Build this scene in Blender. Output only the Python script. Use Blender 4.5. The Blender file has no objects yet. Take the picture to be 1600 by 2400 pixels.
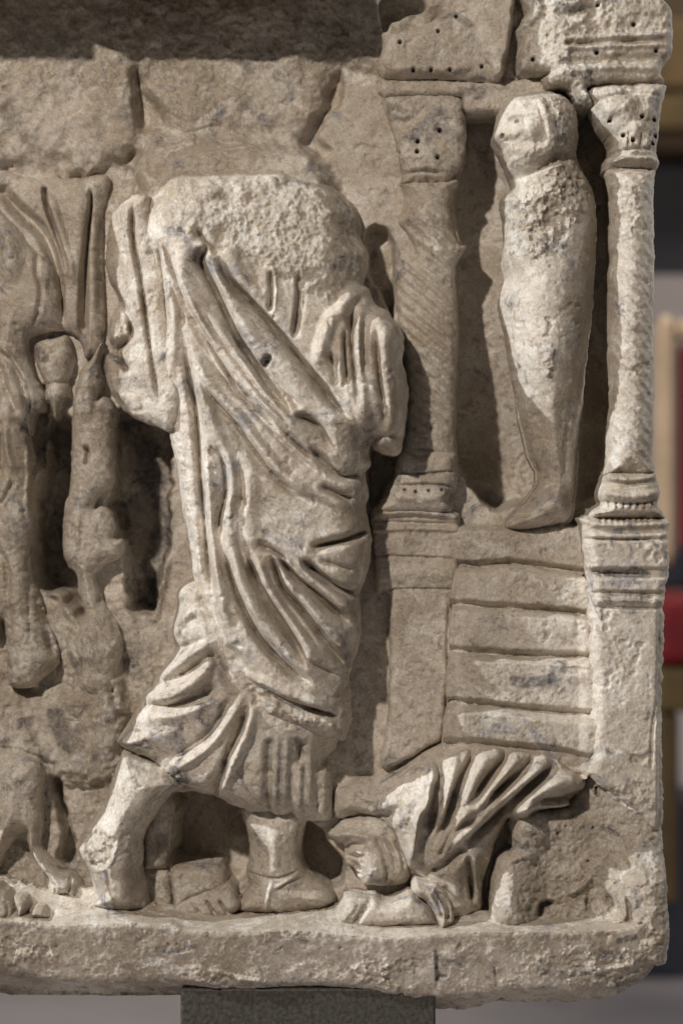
import bpy, math
import numpy as np

# ------------------------------------------------------------------ camera, world, lamps
SC = bpy.context.scene
COL = SC.collection
S = 1 / 2000.0            # metres per photo pixel on the plane of the carved wall
D = 3.2                   # camera to wall, metres
cam = bpy.data.cameras.new('camera')
cam_o = bpy.data.objects.new('camera', cam); COL.objects.link(cam_o)
cam_o.location = (0, -D, 0); cam_o.rotation_euler = (math.pi / 2, 0, 0)
cam.sensor_fit = 'VERTICAL'; cam.sensor_height = 24; cam.sensor_width = 16
cam.lens = 24 * D / (2400 * S)
cam.clip_end = 100
cam.dof.use_dof = True; cam.dof.focus_distance = D - 0.075; cam.dof.aperture_fstop = 2.0
SC.camera = cam_o

W = bpy.data.worlds.new('World'); SC.world = W; W.use_nodes = True
W.node_tree.nodes['Background'].inputs[0].default_value = (0.93, 0.97, 1.0, 1)
W.node_tree.nodes['Background'].inputs[1].default_value = 0.06
SC.view_settings.view_transform = 'Standard'; SC.view_settings.look = 'None'
SC.view_settings.exposure = 0; SC.view_settings.gamma = 1

def lamp(name, loc, target, power, colour, radius, spot=math.radians(60)):
    from mathutils import Vector
    l = bpy.data.lights.new(name, 'SPOT'); l.energy = power; l.color = colour
    l.shadow_soft_size = radius; l.spot_size = spot; l.spot_blend = 0.4
    o = bpy.data.objects.new(name, l); COL.objects.link(o)
    d = (Vector(loc) - Vector(target)).normalized()
    o.location = loc
    o.rotation_euler = (-d).to_track_quat('-Z', 'Y').to_euler()
    return o
# warm gallery spot, from the front left and above: draws the dark band under the added overhang
lamp('gallery_spot', (-1.5, -3.25, 1.97), (0, 0, 0), 400, (1.0, 0.878, 0.77), 0.06)
# whiter raking spot, far left and high: picks out everything that stands proud
lamp('raking_spot', (-4.9, -1.6, 2.75), (0.05, 0, 0), 1290, (0.94, 0.97, 1.0), 0.035)
# general light of the room
def area(name, loc, rot, size, power, colour):
    l = bpy.data.lights.new(name, 'AREA'); l.shape = 'DISK'; l.size = size; l.energy = power; l.color = colour
    o = bpy.data.objects.new(name, l); COL.objects.link(o); o.location = loc; o.rotation_euler = rot
area('room_lamp', (1.8, 3.2, 2.6), (0, 0, 0), 1.2, 60, (1.0, 0.93, 0.85))
from mathutils import Vector
area('side_lamp', (2.2, 0.75, 1.1), (Vector((2.2, 0.75, 1.1)) - Vector((0.37, 0, 0))).to_track_quat('Z', 'Y').to_euler(), 0.4, 22, (1.0, 0.97, 0.93))

# ------------------------------------------------------------------ materials
def mat(name):
    m = bpy.data.materials.new(name); m.use_nodes = True
    nt = m.node_tree
    return m, nt, nt.nodes['Principled BSDF']

def N(nt, t, **kw):
    n = nt.nodes.new(t)
    for k, v in kw.items():
        if k in n.inputs: n.inputs[k].default_value = v
        else: setattr(n, k, v)
    return n

def mixc(nt, fac, a, b, blend='MIX'):
    n = nt.nodes.new('ShaderNodeMix'); n.data_type = 'RGBA'; n.blend_type = blend
    for s, v in ((0, fac), (6, a), (7, b)):
        if hasattr(v, 'links') or isinstance(v, bpy.types.NodeSocket): nt.links.new(v, n.inputs[s])
        elif s == 0: n.inputs[0].default_value = v
        else: n.inputs[s].default_value = (*v, 1)
    return n.outputs[2]

def ramp(nt, src, lo, hi, to=(0, 1)):
    n = nt.nodes.new('ShaderNodeMapRange'); n.interpolation_type = 'SMOOTHSTEP'
    nt.links.new(src, n.inputs[0])
    n.inputs[1].default_value = lo; n.inputs[2].default_value = hi
    n.inputs[3].default_value = to[0]; n.inputs[4].default_value = to[1]
    return n.outputs[0]

def mathn(nt, op, a, b):
    n = nt.nodes.new('ShaderNodeMath'); n.operation = op
    for i, v in enumerate((a, b)):
        if isinstance(v, (int, float)): n.inputs[i].default_value = v
        else: nt.links.new(v, n.inputs[i])
    return n.outputs[0]

def noise(nt, vec, scale, detail=4, rough=0.55, dist=0.0):
    n = nt.nodes.new('ShaderNodeTexNoise')
    nt.links.new(vec, n.inputs['Vector'])
    n.inputs['Scale'].default_value = scale; n.inputs['Detail'].default_value = detail
    n.inputs['Roughness'].default_value = rough; n.inputs['Distortion'].default_value = dist
    return n.outputs[0]

def marble_material():
    m, nt, b = mat('weathered_marble')
    tc = nt.nodes.new('ShaderNodeTexCoord'); P = tc.outputs['Object']
    st = N(nt, 'ShaderNodeAttribute', attribute_name='stain').outputs['Fac']
    ro = N(nt, 'ShaderNodeAttribute', attribute_name='rough').outputs['Fac']
    mul = lambda x, y: mathn(nt, 'MULTIPLY', x, y)
    add = lambda x, y: mathn(nt, 'ADD', x, y)
    n1 = noise(nt, P, 7, 7, 0.62, 0.7)       # broad tone, some 30 cm
    n2 = noise(nt, P, 24, 7, 0.66, 0.9)      # patches of a few centimetres
    n3 = noise(nt, P, 80, 5, 0.68, 0.4)      # mottling
    n4 = noise(nt, P, 13, 8, 0.7, 1.2)
    n5 = noise(nt, P, 330, 4, 0.75)          # grains
    n6 = noise(nt, P, 190, 3, 0.7)
    c = mixc(nt, ramp(nt, n1, 0.38, 0.62), (0.66, 0.605, 0.525), (0.455, 0.392, 0.312))
    c = mixc(nt, ramp(nt, n2, 0.50, 0.64, (0, 0.75)), c, (0.76, 0.73, 0.66))
    c = mixc(nt, ramp(nt, n4, 0.54, 0.66, (0, 0.8)), c, (0.31, 0.302, 0.312))
    c = mixc(nt, mul(ramp(nt, n3, 0.50, 0.66), ramp(nt, n1, 0.55, 0.40, (0.2, 0.8))), c, (0.38, 0.30, 0.232))
    och = mul(ramp(nt, n6, 0.54, 0.68), add(mul(ro, 0.6), 0.26))
    c = mixc(nt, och, c, (0.57, 0.46, 0.27))
    pale = mul(ramp(nt, n3, 0.50, 0.36), mul(ro, 0.55))
    c = mixc(nt, pale, c, (0.74, 0.70, 0.62))
    # thin grey veins and hair cracks
    vn = mul(ramp(nt, mathn(nt, 'ABSOLUTE', add(n4, -0.47), 0), 0.010, 0.001), ramp(nt, n1, 0.44, 0.58, (0, 0.75)))
    c = mixc(nt, vn, c, (0.17, 0.16, 0.16))
    # dark crust in specks and clouds, more where the stain map says so
    sp = mul(mul(ramp(nt, n4, 0.52, 0.66), ramp(nt, n3, 0.50, 0.62)), 0.7)
    pin = mul(ramp(nt, n6, 0.66, 0.74), 0.6)
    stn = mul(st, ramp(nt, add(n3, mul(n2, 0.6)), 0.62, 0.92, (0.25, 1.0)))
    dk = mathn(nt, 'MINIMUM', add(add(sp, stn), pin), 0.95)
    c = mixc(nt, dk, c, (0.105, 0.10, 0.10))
    grain = ramp(nt, n5, 0.3, 0.7, (0.80, 1.16))
    gg = nt.nodes.new('ShaderNodeCombineColor')
    for i in range(3): nt.links.new(grain, gg.inputs[i])
    c = mixc(nt, 1.0, c, gg.outputs[0], 'MULTIPLY')
    nt.links.new(c, b.inputs['Base Color'])
    b.inputs['Specular IOR Level'].default_value = 0.3
    nt.links.new(add(mul(ro, 0.25), ramp(nt, n2, 0.4, 0.6, (0.48, 0.66))), b.inputs['Roughness'])
    f = noise(nt, P, 520, 4, 0.8)
    f2 = noise(nt, P, 170, 5, 0.78)
    h = add(mul(f, add(mul(ro, 1.1), 0.34)), mul(f2, add(mul(ro, 1.0), 0.16)))
    h = add(h, mul(pin, -0.6))
    bp = nt.nodes.new('ShaderNodeBump'); bp.inputs['Strength'].default_value = 0.65; bp.inputs['Distance'].default_value = 0.0026
    nt.links.new(h, bp.inputs['Height']); nt.links.new(bp.outputs[0], b.inputs['Normal'])
    return m
MARBLE = marble_material()

def simple(name, col, rough=0.6, metal=0.0, var=0.25, scale=20, bump=0.0):
    m, nt, b = mat(name)
    P = nt.nodes.new('ShaderNodeTexCoord').outputs['Object']
    n = noise(nt, P, scale, 5, 0.6)
    lo = tuple(c * (1 - var) for c in col); hi = tuple(min(1, c * (1 + var)) for c in col)
    nt.links.new(mixc(nt, ramp(nt, n, 0.3, 0.7), lo, hi), b.inputs['Base Color'])
    b.inputs['Roughness'].default_value = rough; b.inputs['Metallic'].default_value = metal
    if bump:
        bp = nt.nodes.new('ShaderNodeBump'); bp.inputs['Distance'].default_value = bump
        nt.links.new(n, bp.inputs['Height']); nt.links.new(bp.outputs[0], b.inputs['Normal'])
    return m

# ------------------------------------------------------------------ relief toolkit (units: photo pixels)
_T = {}
def vnoise(u, v, sc, seed):
    if seed not in _T: _T[seed] = np.random.default_rng(seed).random((256, 256)).astype(np.float32)
    t = _T[seed]
    x = u / sc + 57.3; y = v / sc + 31.7
    xi = np.floor(x).astype(int); yi = np.floor(y).astype(int)
    fx = x - xi; fy = y - yi
    fx = fx * fx * (3 - 2 * fx); fy = fy * fy * (3 - 2 * fy)
    a = t[yi % 256, xi % 256]; b = t[yi % 256, (xi + 1) % 256]
    c = t[(yi + 1) % 256, xi % 256]; d = t[(yi + 1) % 256, (xi + 1) % 256]
    return (a + (b - a) * fx) * (1 - fy) + (c + (d - c) * fx) * fy - 0.5

def fbm(u, v, sc, octv=4, seed=1, gain=0.55):
    o = 0; a = 1.0
    for k in range(octv):
        o = o + a * vnoise(u * (0.8 if k % 2 else 1) + v * (0.6 if k % 2 else 0), v * (0.8 if k % 2 else 1) - u * (0.6 if k % 2 else 0), sc, seed + 17 * k)
        a *= gain; sc *= 0.5
    return o

def sm(x, a, b):
    t = np.clip((x - a) / (b - a), 0, 1)
    return t * t * (3 - 2 * t)

def view(u0, v0, k):
    def f(s):
        return [(u0 + float(p.split(',')[0]) / k, v0 + float(p.split(',')[1]) / k) for p in s.split()]
    return f
A = view(0, 0, 1.96); B = view(800, 0, 1.96); C = view(0, 600, 1.96); Dv = view(800, 600, 1.96)
E = view(0, 1200, 1.96); F = view(800, 1200, 1.96); G = view(0, 1800, 1.96); H = view(800, 1800, 1.96)
I = view(0, 400, 3.733); J = view(0, 1000, 3.733); K = view(0, 1600, 3.733); L = view(760, 1700, 2.306)
R_ = view(0, 0, 1.0)

def crom(pts, n=5, closed=False):
    p = np.array(pts, float)
    if len(p) < 3: n = 1 if len(p) < 2 else n
    out = []
    m = len(p)
    rng = range(m if closed else m - 1)
    for i in rng:
        if closed: p0, p1, p2, p3 = p[i - 1], p[i], p[(i + 1) % m], p[(i + 2) % m]
        else: p0, p1, p2, p3 = p[max(i - 1, 0)], p[i], p[i + 1], p[min(i + 2, m - 1)]
        for k in range(n):
            t = k / n
            out.append(0.5 * ((2 * p1) + (-p0 + p2) * t + (2 * p0 - 5 * p1 + 4 * p2 - p3) * t * t + (-p0 + 3 * p1 - 3 * p2 + p3) * t ** 3))
    if not closed: out.append(p[-1])
    return np.array(out)

GS = 2.35
def scl(x, f):
    if isinstance(x, (tuple, list)): return type(x)(scl(y, f) for y in x)
    return x * f
class Shape:
    """a height field over the region inside a traced outline"""
    def __init__(s, U, V, poly, n=3, wob=1.6, seed=3):
        s.U, s.V = U, V; s.fold = (1, 1, 1, 1); s.acc = None
        pts = crom(poly, n, True)
        d2 = np.full(U.shape, 1e9, np.float32); ins = np.zeros(U.shape, bool)
        q = np.roll(pts, -1, 0)
        for (x0, y0), (x1, y1) in zip(pts, q):
            dx, dy = x1 - x0, y1 - y0; l2 = dx * dx + dy * dy
            if l2 < 1e-9: continue
            t = np.clip(((U - x0) * dx + (V - y0) * dy) / l2, 0, 1)
            d2 = np.minimum(d2, (U - x0 - t * dx) ** 2 + (V - y0 - t * dy) ** 2)
            if dy != 0:
                c = ((y0 <= V) != (y1 <= V)) & (U < x0 + (V - y0) / dy * dx)
                ins ^= c
        d = np.sqrt(d2)
        s.D = np.where(ins, d, -d)
        if wob: s.D = s.D + wob * 2 * fbm(U, V, 18, 3, seed)
        s.H = np.zeros(U.shape); s.st = np.zeros(U.shape); s.ro = np.zeros(U.shape)
    def inflate(s, edge, top, R, p=2.0):
        x = np.clip(s.D / R, 0, 1)
        s.H = edge + (top - edge) * (1 - (1 - x) ** p) ** (1 / p); return s
    def field(s, pts, r, amp, prof='r', taper=0.18, n=4):
        """stroke along a polyline. r: radius or (left, right) radii or list; amp: number or list"""
        P = crom(pts, n)
        seg = np.linalg.norm(np.diff(P, axis=0), axis=1); arc = np.concatenate([[0], np.cumsum(seg)]); tt = arc / arc[-1]
        def lerp(x):
            if isinstance(x, (list,)): return np.interp(tt, np.linspace(0, 1, len(x)), x)
            return np.full(len(P), float(x))
        if isinstance(r, tuple): rl, rr = lerp(r[0]), lerp(r[1])
        else: rl = rr = lerp(r)
        am = lerp(amp)
        if taper: am = am * np.minimum(sm(tt, -0.02, taper), sm(1 - tt, -0.02, taper))
        rm = max(rl.max(), rr.max())
        U, V = s.U, s.V; u0, v0 = U[0, 0], V[0, 0]; g = U[0, 1] - U[0, 0]
        best = np.full(U.shape, 1e9, np.float32); fa = np.zeros(U.shape, np.float32)
        for i in range(len(P) - 1):
            (x0, y0), (x1, y1) = P[i], P[i + 1]
            i0 = max(int((min(x0, x1) - rm - u0) / g), 0); i1 = int((max(x0, x1) + rm - u0) / g) + 2
            j0 = max(int((min(y0, y1) - rm - v0) / g), 0); j1 = int((max(y0, y1) + rm - v0) / g) + 2
            if i1 <= 0 or j1 <= 0: continue
            u = U[j0:j1, i0:i1]; v = V[j0:j1, i0:i1]
            if u.size == 0: continue
            dx, dy = x1 - x0, y1 - y0; l2 = dx * dx + dy * dy
            if l2 < 1e-9: continue
            t = np.clip(((u - x0) * dx + (v - y0) * dy) / l2, 0, 1)
            d = np.hypot(u - x0 - t * dx, v - y0 - t * dy)
            left = (dx * (v - y0) - dy * (u - x0)) < 0
            r_ = np.where(left, rl[i] + (rl[i + 1] - rl[i]) * t, rr[i] + (rr[i + 1] - rr[i]) * t)
            x = d / np.maximum(r_, 0.01)
            if prof == 'r': f = np.where(x < 1, (1 - np.minimum(x, 1) ** 2) ** 2, 0)
            elif prof == 'h': f = np.where(x < 1, np.sqrt(np.maximum(1 - x * x, 0)), 0)     # half round
            elif prof == 'v': f = np.where(x < 1, (1 - np.minimum(x, 1)) ** 1.3, 0)
            elif prof == 's': f = np.where(x < 1, (1 - np.minimum(x, 1)) ** 1.9, 0)      # crease between two rounded folds
            elif prof == 'g': f = np.where(x < 1, 0.55 * (1 - np.minimum(x, 1)) ** 1.4 + 0.45 * (1 - np.minimum(x, 1) ** 2) ** 2, 0)
            elif prof == 'f': f = 1 - sm(x, 0.55, 1.0)
            a = (am[i] + (am[i + 1] - am[i]) * t) * f
            cur = fa[j0:j1, i0:i1]
            fa[j0:j1, i0:i1] = np.maximum(cur, a)
        return fa
    def ridge(s, pts, r, amp, prof='r', taper=0.18):
        if s.fold != (1, 1, 1, 1): r, amp = scl(r, s.fold[0]), scl(amp, s.fold[1])
        s.H = s.H + s.field(pts, r, amp, prof, taper); return s
    def groove(s, pts, r, amp, prof='r', taper=0.18):
        if s.fold != (1, 1, 1, 1): r, amp = scl(r, s.fold[2]), scl(amp, s.fold[3])
        if prof == 'r': prof = 's' if s.acc is not None else 'g'
        if s.acc is not None:
            s.acc = np.maximum(s.acc, s.field(pts, r, amp, prof, taper))
            s.drill = np.maximum(s.drill, s.field(pts, 8.5, scl(amp, 0.27), 'r', 0.25)); return s
        s.H = s.H - s.field(pts, r, amp, prof, taper); return s
    def stain(s, pts, r, amp=0.8): s.st = np.maximum(s.st, s.field(pts, r, amp, 'f', 0.0)); return s
    def dots(s, pts, r, amp):
        for (x, y) in pts:
            s.H = s.H - amp * (1 - sm(np.hypot(s.U - x, s.V - y), r * 0.5, r * 1.15))
            s.st = np.maximum(s.st, 0.9 * (1 - sm(np.hypot(s.U - x, s.V - y), r * 0.4, r * 1.0)))
        return s
    def rough(s, mask, amp, sc=26, seed=40):
        """crusty broken stone inside a 0..1 mask"""
        f = fbm(s.U, s.V, sc * 1.5, 5, seed, 0.7)
        f2 = fbm(s.U, s.V, sc * 0.45, 3, seed + 7, 0.75)
        s.H = s.H + mask * amp * (0.75 * f + 0.28 * f2 * (1 + 1.5 * f))
        s.ro = np.maximum(s.ro, mask); return s
    def region(s, poly, soft=14, wob=14, seed=9):
        r = Shape(s.U, s.V, poly, 3, 0)
        return sm(r.D + wob * 2 * fbm(s.U, s.V, 30, 4, seed), -soft, soft)
    def blur(s, sig):
        s.H = blur(s.H, sig / (s.U[0, 1] - s.U[0, 0])); return s

def blur(a, sig):
    r = max(int(sig * 2.5), 1)
    k = np.exp(-0.5 * (np.arange(-r, r + 1) / sig) ** 2); k /= k.sum()
    for ax in (0, 1):
        pad = [(0, 0), (0, 0)]; pad[ax] = (r, r)
        p = np.pad(a, pad, 'edge'); o = 0
        for i, w in enumerate(k):
            o = o + w * (p[i:i + a.shape[0], :] if ax == 0 else p[:, i:i + a.shape[1]])
        a = o
    return a

def grid(u0, v0, u1, v1, g=None):
    g = g or GS
    return np.meshgrid(np.arange(u0, u1 + g, g), np.arange(v0, v1 + g, g))

def bbox(polys, pad=8):
    a = np.concatenate([np.array(p) for p in polys]); lo = a.min(0) - pad; hi = a.max(0) + pad
    return max(lo[0], -30), max(lo[1], -40), min(hi[0], 1630), min(hi[1], 2430)

NTRI = [0]
def carve(name, shapes, floor=-90, parent=None, label=None, hm=None, back=None, fine=1.0, undul=3.5, seed=5, material=None):
    """join height-field shapes that share one grid into ONE mesh: front surface, side walls down to `floor`
    (or, with back=h, a closed piece with a rounded rear standing free of the wall)"""
    U, V = shapes[0].U, shapes[0].V; g = U[0, 1] - U[0, 0]
    Dm = np.maximum.reduce([s.D for s in shapes])
    Hm = np.full(U.shape, -1e6); st = np.zeros(U.shape); ro = np.zeros(U.shape)
    for s in shapes:
        h = np.where(s.D > -1.5 * g, s.H, -1e6)
        sel = h > Hm
        Hm = np.where(sel, h, Hm); st = np.where(sel, s.st, st); ro = np.where(sel, s.ro, ro)
    Hm = Hm + undul * fbm(U, V, 70, 3, seed) + fine * (0.7 + 1.8 * ro) * fbm(U, V, 11, 3, seed + 3, 0.7) * 1.6
    # small chips
    ch = sm(fbm(U, V, 34, 3, seed + 9), 0.36, 0.6); Hm = Hm - ch * 5 * fine
    inside = Dm > -1.05 * g
    gy, gx = np.gradient(Dm, g)
    gn = np.maximum(np.hypot(gx, gy), 0.3)
    near = Dm < 0.45 * g
    sh = np.where(near, -Dm / gn, 0)
    sh = np.clip(sh, -g, 1.4 * g)
    X = U + gx / gn * sh; Y = V + gy / gn * sh
    edge = Dm < 0
    idx = -np.ones(U.shape, int); idx[inside] = np.arange(inside.sum())
    q = inside[:-1, :-1] & inside[1:, :-1] & inside[:-1, 1:] & inside[1:, 1:]
    hm = hm if hm is not None else float(np.median(Hm[Dm > 4 * g])) if (Dm > 4 * g).any() else float(Hm[inside].mean())
    k = 1 - hm * S / D
    def co(x, y, h): return np.stack([(x - 800) * S * k, -h * S, (1200 - y) * S * k], -1)
    Hb = np.where(edge, np.minimum(Hm, Hm), Hm)
    v = co(X, Y, Hb)[inside]
    a = idx[:-1, :-1][q]; b = idx[:-1, 1:][q]; c = idx[1:, 1:][q]; d = idx[1:, :-1][q]
    faces = np.stack([a, d, c, b], 1)
    # boundary edges of the face set
    def edges(mat, da):  return mat
    qq = np.pad(q, 1)
    e = []
    jj, ii = np.nonzero(q)
    up = ~qq[jj, ii + 1]; dn = ~qq[jj + 2, ii + 1]; lf = ~qq[jj + 1, ii]; rt = ~qq[jj + 1, ii + 2]
    e.append(np.stack([idx[jj[up], ii[up]], idx[jj[up], ii[up] + 1]], 1))
    e.append(np.stack([idx[jj[dn] + 1, ii[dn] + 1], idx[jj[dn] + 1, ii[dn]]], 1))
    e.append(np.stack([idx[jj[lf] + 1, ii[lf]], idx[jj[lf], ii[lf]]], 1))
    e.append(np.stack([idx[jj[rt], ii[rt] + 1], idx[jj[rt] + 1, ii[rt] + 1]], 1))
    e = np.concatenate(e)
    nv = len(v)
    stv = st[inside]; rov = ro[inside]
    if back is None:
        bv = np.unique(e); m = -np.ones(nv, int); m[bv] = np.arange(len(bv)) + nv
        w = v[bv].copy(); w[:, 1] = -floor * S
        mid = v[bv].copy(); mid[:, 1] = np.minimum(v[bv][:, 1] + 7 * S, w[:, 1])
        m2 = m.copy(); m2[bv] += len(bv)
        v = np.concatenate([v, mid, w]); stv = np.concatenate([stv, stv[bv], stv[bv]]); rov = np.concatenate([rov, rov[bv], rov[bv]])
        faces = np.concatenate([faces, np.stack([e[:, 0], e[:, 1], m[e[:, 1]], m[e[:, 0]]], 1),
                                np.stack([m[e[:, 0]], m[e[:, 1]], m2[e[:, 1]], m2[e[:, 0]]], 1)])
    else:
        hb = back - 0.8 * (Hb - back) * (Hb > back)
        w = co(X, Y, hb)[inside]
        v = np.concatenate([v, w]); stv = np.concatenate([stv, stv]); rov = np.concatenate([rov, rov])
        faces = np.concatenate([faces, faces[:, ::-1] + nv, np.stack([e[:, 0], e[:, 1], e[:, 1] + nv, e[:, 0] + nv], 1)])
    me = bpy.data.meshes.new(name)
    me.vertices.add(len(v)); me.vertices.foreach_set('co', v.astype(np.float32).ravel())
    me.loops.add(len(faces) * 4); me.polygons.add(len(faces))
    me.loops.foreach_set('vertex_index', faces.astype(np.int32).ravel())
    me.polygons.foreach_set('loop_start', np.arange(0, len(faces) * 4, 4, dtype=np.int32))
    me.polygons.foreach_set('use_smooth', np.ones(len(faces), bool))
    for nm, arr in (('stain', stv), ('rough', rov)):
        at = me.attributes.new(nm, 'FLOAT', 'POINT'); at.data.foreach_set('value', np.clip(arr, 0, 1).astype(np.float32))
    me.update(calc_edges=True); me.validate()
    me.set_sharp_from_angle(angle=math.radians(62))
    me.materials.append(material or MARBLE)
    o = bpy.data.objects.new(name, me); COL.objects.link(o)
    if parent: o.parent = parent
    if label: o['label'] = label
    NTRI[0] += 2 * len(faces)
    return o

def shape(poly, edge, top, R, g=None, grd=None, p=2.0, n=3, wob=1.6, seed=3):
    if grd is None: grd = grid(*bbox([poly]), g)
    return Shape(grd[0], grd[1], poly, n, wob, seed).inflate(edge, top, R, p)

def empty(name, loc, label, cat, group=None):
    o = bpy.data.objects.new(name, None); COL.objects.link(o); o.location = loc
    o['label'] = label; o['category'] = cat
    if group: o['group'] = group
    o.empty_display_size = 0.05
    return o

SARC = empty('carved_sarcophagus', (0, 0, 0), 'weathered marble sarcophagus front carved with headless draped figures and a twisted column', 'sarcophagus')

exec_parts = []
# ------------------------------------------------------------------ the wall the figures are cut from
def build_wall():
    U, V = grid(-30, -40, 1530, 2330, 3.0)
    w = Shape(U, V, R_('-60,-60 1460,-60 1490,200 1480,420 1500,700 1500,1150 1525,1400 1525,1900 1520,2250 1300,2310 -60,2310'), 2, 1.5).inflate(0, 12, 40)
    w.H = 12 + 10 * fbm(U, V, 160, 3, 71) + 12 * sm(V, 420, 330)
    def lay(poly, h, soft, wob=3, seed=9, mode='max'):
        d = Shape(U, V, poly, 3, 0).D + wob * 2 * fbm(U, V, 24, 3, seed)
        t = sm(d, -soft, soft)
        w.H = w.H * (1 - t) + (h if np.isscalar(h) else h) * t if mode == 'set' else np.maximum(w.H, w.H * (1 - t) + h * t)
        return t
    # broken upper zone
    t1 = lay(A('-60,-80 640,-80 628,290 612,400 630,520 650,600 640,650 560,740 480,750 420,800 330,812 300,740 200,720 -60,730'), 58 + 26 * fbm(U, V, 90, 4, 311), 24, 9)
    t2 = lay(A('700,-80 1900,-80 1900,300 1500,300 1490,440 1420,560 1370,640 1385,700 1300,730 1100,760 900,700 960,640 800,620 770,600 740,500 720,380 640,300 650,-80'), 46 + 22 * fbm(U, V, 80, 4, 312), 22, 8)
    w.rough(np.maximum(t1, t2) * sm(V, 520, 60), 14, 34)
    lay(A('640,320 660,420 730,480 770,590 740,620 680,625 640,560 625,440 615,340'), -22, 12, 5, mode='set')
    lay(A('1568,330 1500,420 1490,480 1410,600 1380,660 1400,720 1470,750 1520,700 1470,640 1500,540 1568,480'), -14, 10, 6, mode='set')
    lay(A('690,600 800,615 960,630 1380,690 1480,800 1520,900 1500,1300 660,1200 650,900 650,720'), 50 + 75 * sm(V, 300, 400) + 14 * fbm(U, V, 50, 4, 341), 30, 5)
    # the aedicula's hollow, behind and beside the standing figure
    lay(B('575,515 750,500 1090,470 1150,500 1230,640 1245,800 1260,1500 1245,2200 1180,2300 1000,2330 850,2300 780,2316 720,2346 640,2286 590,2216 540,2136 528,1876 540,1526 520,1176 560,1130 520,1000 520,880 550,780 575,690'), -120 - 110 * sm(V, 700, 1150), 9, 4, mode='set')
    # gap between the robed figure and the left column
    lay(Dv('125,-120 235,-70 235,300 240,420 270,900 210,1050 140,1150 140,900 300,600 200,200 130,100'), -60, 6, 2, mode='set')
    # deep dark hollows at the left
    lay(J('385,-60 620,-60 610,200 600,420 560,620 530,900 530,1080 560,1200 640,1300 690,1480 730,1660 640,1560 560,1440 400,1420 330,1300 290,1000 300,700 400,300'), -190, 12, 5, mode='set')
    lay(J('980,-90 1470,-90 1500,200 1460,900 1450,1120 1380,1300 1350,1600 1280,1645 1170,1600 1130,1400 1110,1150 1000,900 960,700 1000,450'), -190, 12, 6, mode='set')
    lay(I('150,2100 380,1900 400,2352 380,2600 220,2500 230,2300'), -110, 14, 5, mode='set')
    lay(K('460,830 540,830 560,960 620,1200 670,1400 640,1560 560,1620 500,1560 560,1330 500,1050'), -90, 8, 3, mode='set')
    lay(G('800,120 1130,180 1140,440 1120,540 1060,545 1020,480 980,440 790,440 790,250'), -150, 8, 3, mode='set')
    lay(G('1400,260 1475,290 1500,340 1568,430 1568,530 1480,545 1420,500 1380,430'), -150, 7, 2, mode='set')
    lay(H('-90,340 -20,420 0,490 -20,520 -90,545 -150,500'), -150, 7, 2, mode='set')
    # lower left block
    lay(K('0,130 380,150 440,90 640,40 680,-500 980,-450 1040,-100 1080,200 1060,500 950,880 540,840 400,700 -60,700 -60,100'), 74 + 26 * fbm(U, V, 70, 4, 313), 30, 9)
    lay(K('560,850 930,900 1500,1000 1500,1480 1240,1540 1100,1560 700,1400 620,1200'), 32 + 16 * fbm(U, V, 60, 4, 314), 14, 6)
    # ridges and creases
    lay(B('185,-80 440,-80 385,50 300,80 215,110 195,150 175,60'), -170, 5, 4, mode='set')
    w.ridge(J('1280,1680 1330,1640 1390,1350 1450,1150'), 26, 35).ridge(J('990,1480 1060,1560 1140,1700 1180,2000'), 30, 22)
    w.ridge(J('1150,1250 1180,1400 1220,1560'), 24, 40).ridge(J('420,1420 560,1480 640,1640 700,1700'), 20, 40)
    w.groove(A('730,620 870,620 1000,590 1100,640 1200,650 1340,640'), 4, 5, 'v').groove(A('750,500 820,560 900,570 1010,490'), 4, 5, 'v').groove(K('540,840 700,860 900,890'), 5, 8, 'v')
    w.groove(K('0,540 200,570 380,640 460,680'), 8, 10, 'v').groove(K('540,280 640,320 700,310'), 6, 8, 'v').groove(K('990,0 1010,120 1080,330'), 12, 18)
    w.dots(J('420,1320'), 4, 10)
    low = sm(V, 1380, 1450) * sm(U, 420, 380)
    w.rough(low * 0.8, 16, 40, 90)
    w.rough((U > 880) * sm(V, 260, 200) * 0.7, 10, 40, 91)
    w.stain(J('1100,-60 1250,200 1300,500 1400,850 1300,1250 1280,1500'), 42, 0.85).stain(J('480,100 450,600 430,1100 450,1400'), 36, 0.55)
    w.stain(A('30,450 100,620 180,640'), 26, 0.35).stain(A('1100,290 1160,330'), 14, 0.6).stain(K('500,260 600,480 700,520'), 26, 0.6).stain(K('880,620 930,640'), 18, 0.5).stain(K('280,330 400,600'), 14, 0.55)
    w.stain(J('1000,700 1040,850'), 20, 0.8).stain(J('640,2000 700,2100'), 14, 0.5).stain(J('1100,2050 1200,2150'), 24, 0.4)
    w.blur(1.6)
    carve('back_slab', [w], -560, SARC, 'mottled brownish back wall of the relief, broken at the top', hm=0, undul=5)

def build_extension():
    """the panel runs on to the left of what the photograph shows"""
    U, V = grid(-760, -40, -22, 2330, 9)
    w = Shape(U, V, R_('-900,-60 -26,-60 -26,2310 -900,2310'), 1, 0).inflate(10, 20, 30)
    w.ridge(R_('-190,260 -205,800 -195,1300 -200,1790'), [115, 130, 130, 110], [270, 280, 280, 250], 'h', 0.03)
    w.ridge(R_('-480,400 -520,900 -480,1950'), [110, 150, 130], [170, 225, 200], 'h', 0.05)
    for i in range(9): w.groove(R_(f'{-300+i*28},500 {-320+i*30},1100 {-290+i*26},1800'), 12, 26, 'v')
    w.H = np.maximum(w.H, 205 * sm(V, 2110, 2160) * sm(V, 2320, 2290))
    carve('side_relief', [w], -560, SARC, 'rest of the carved front, draped figures beyond the left edge', hm=100)

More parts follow.
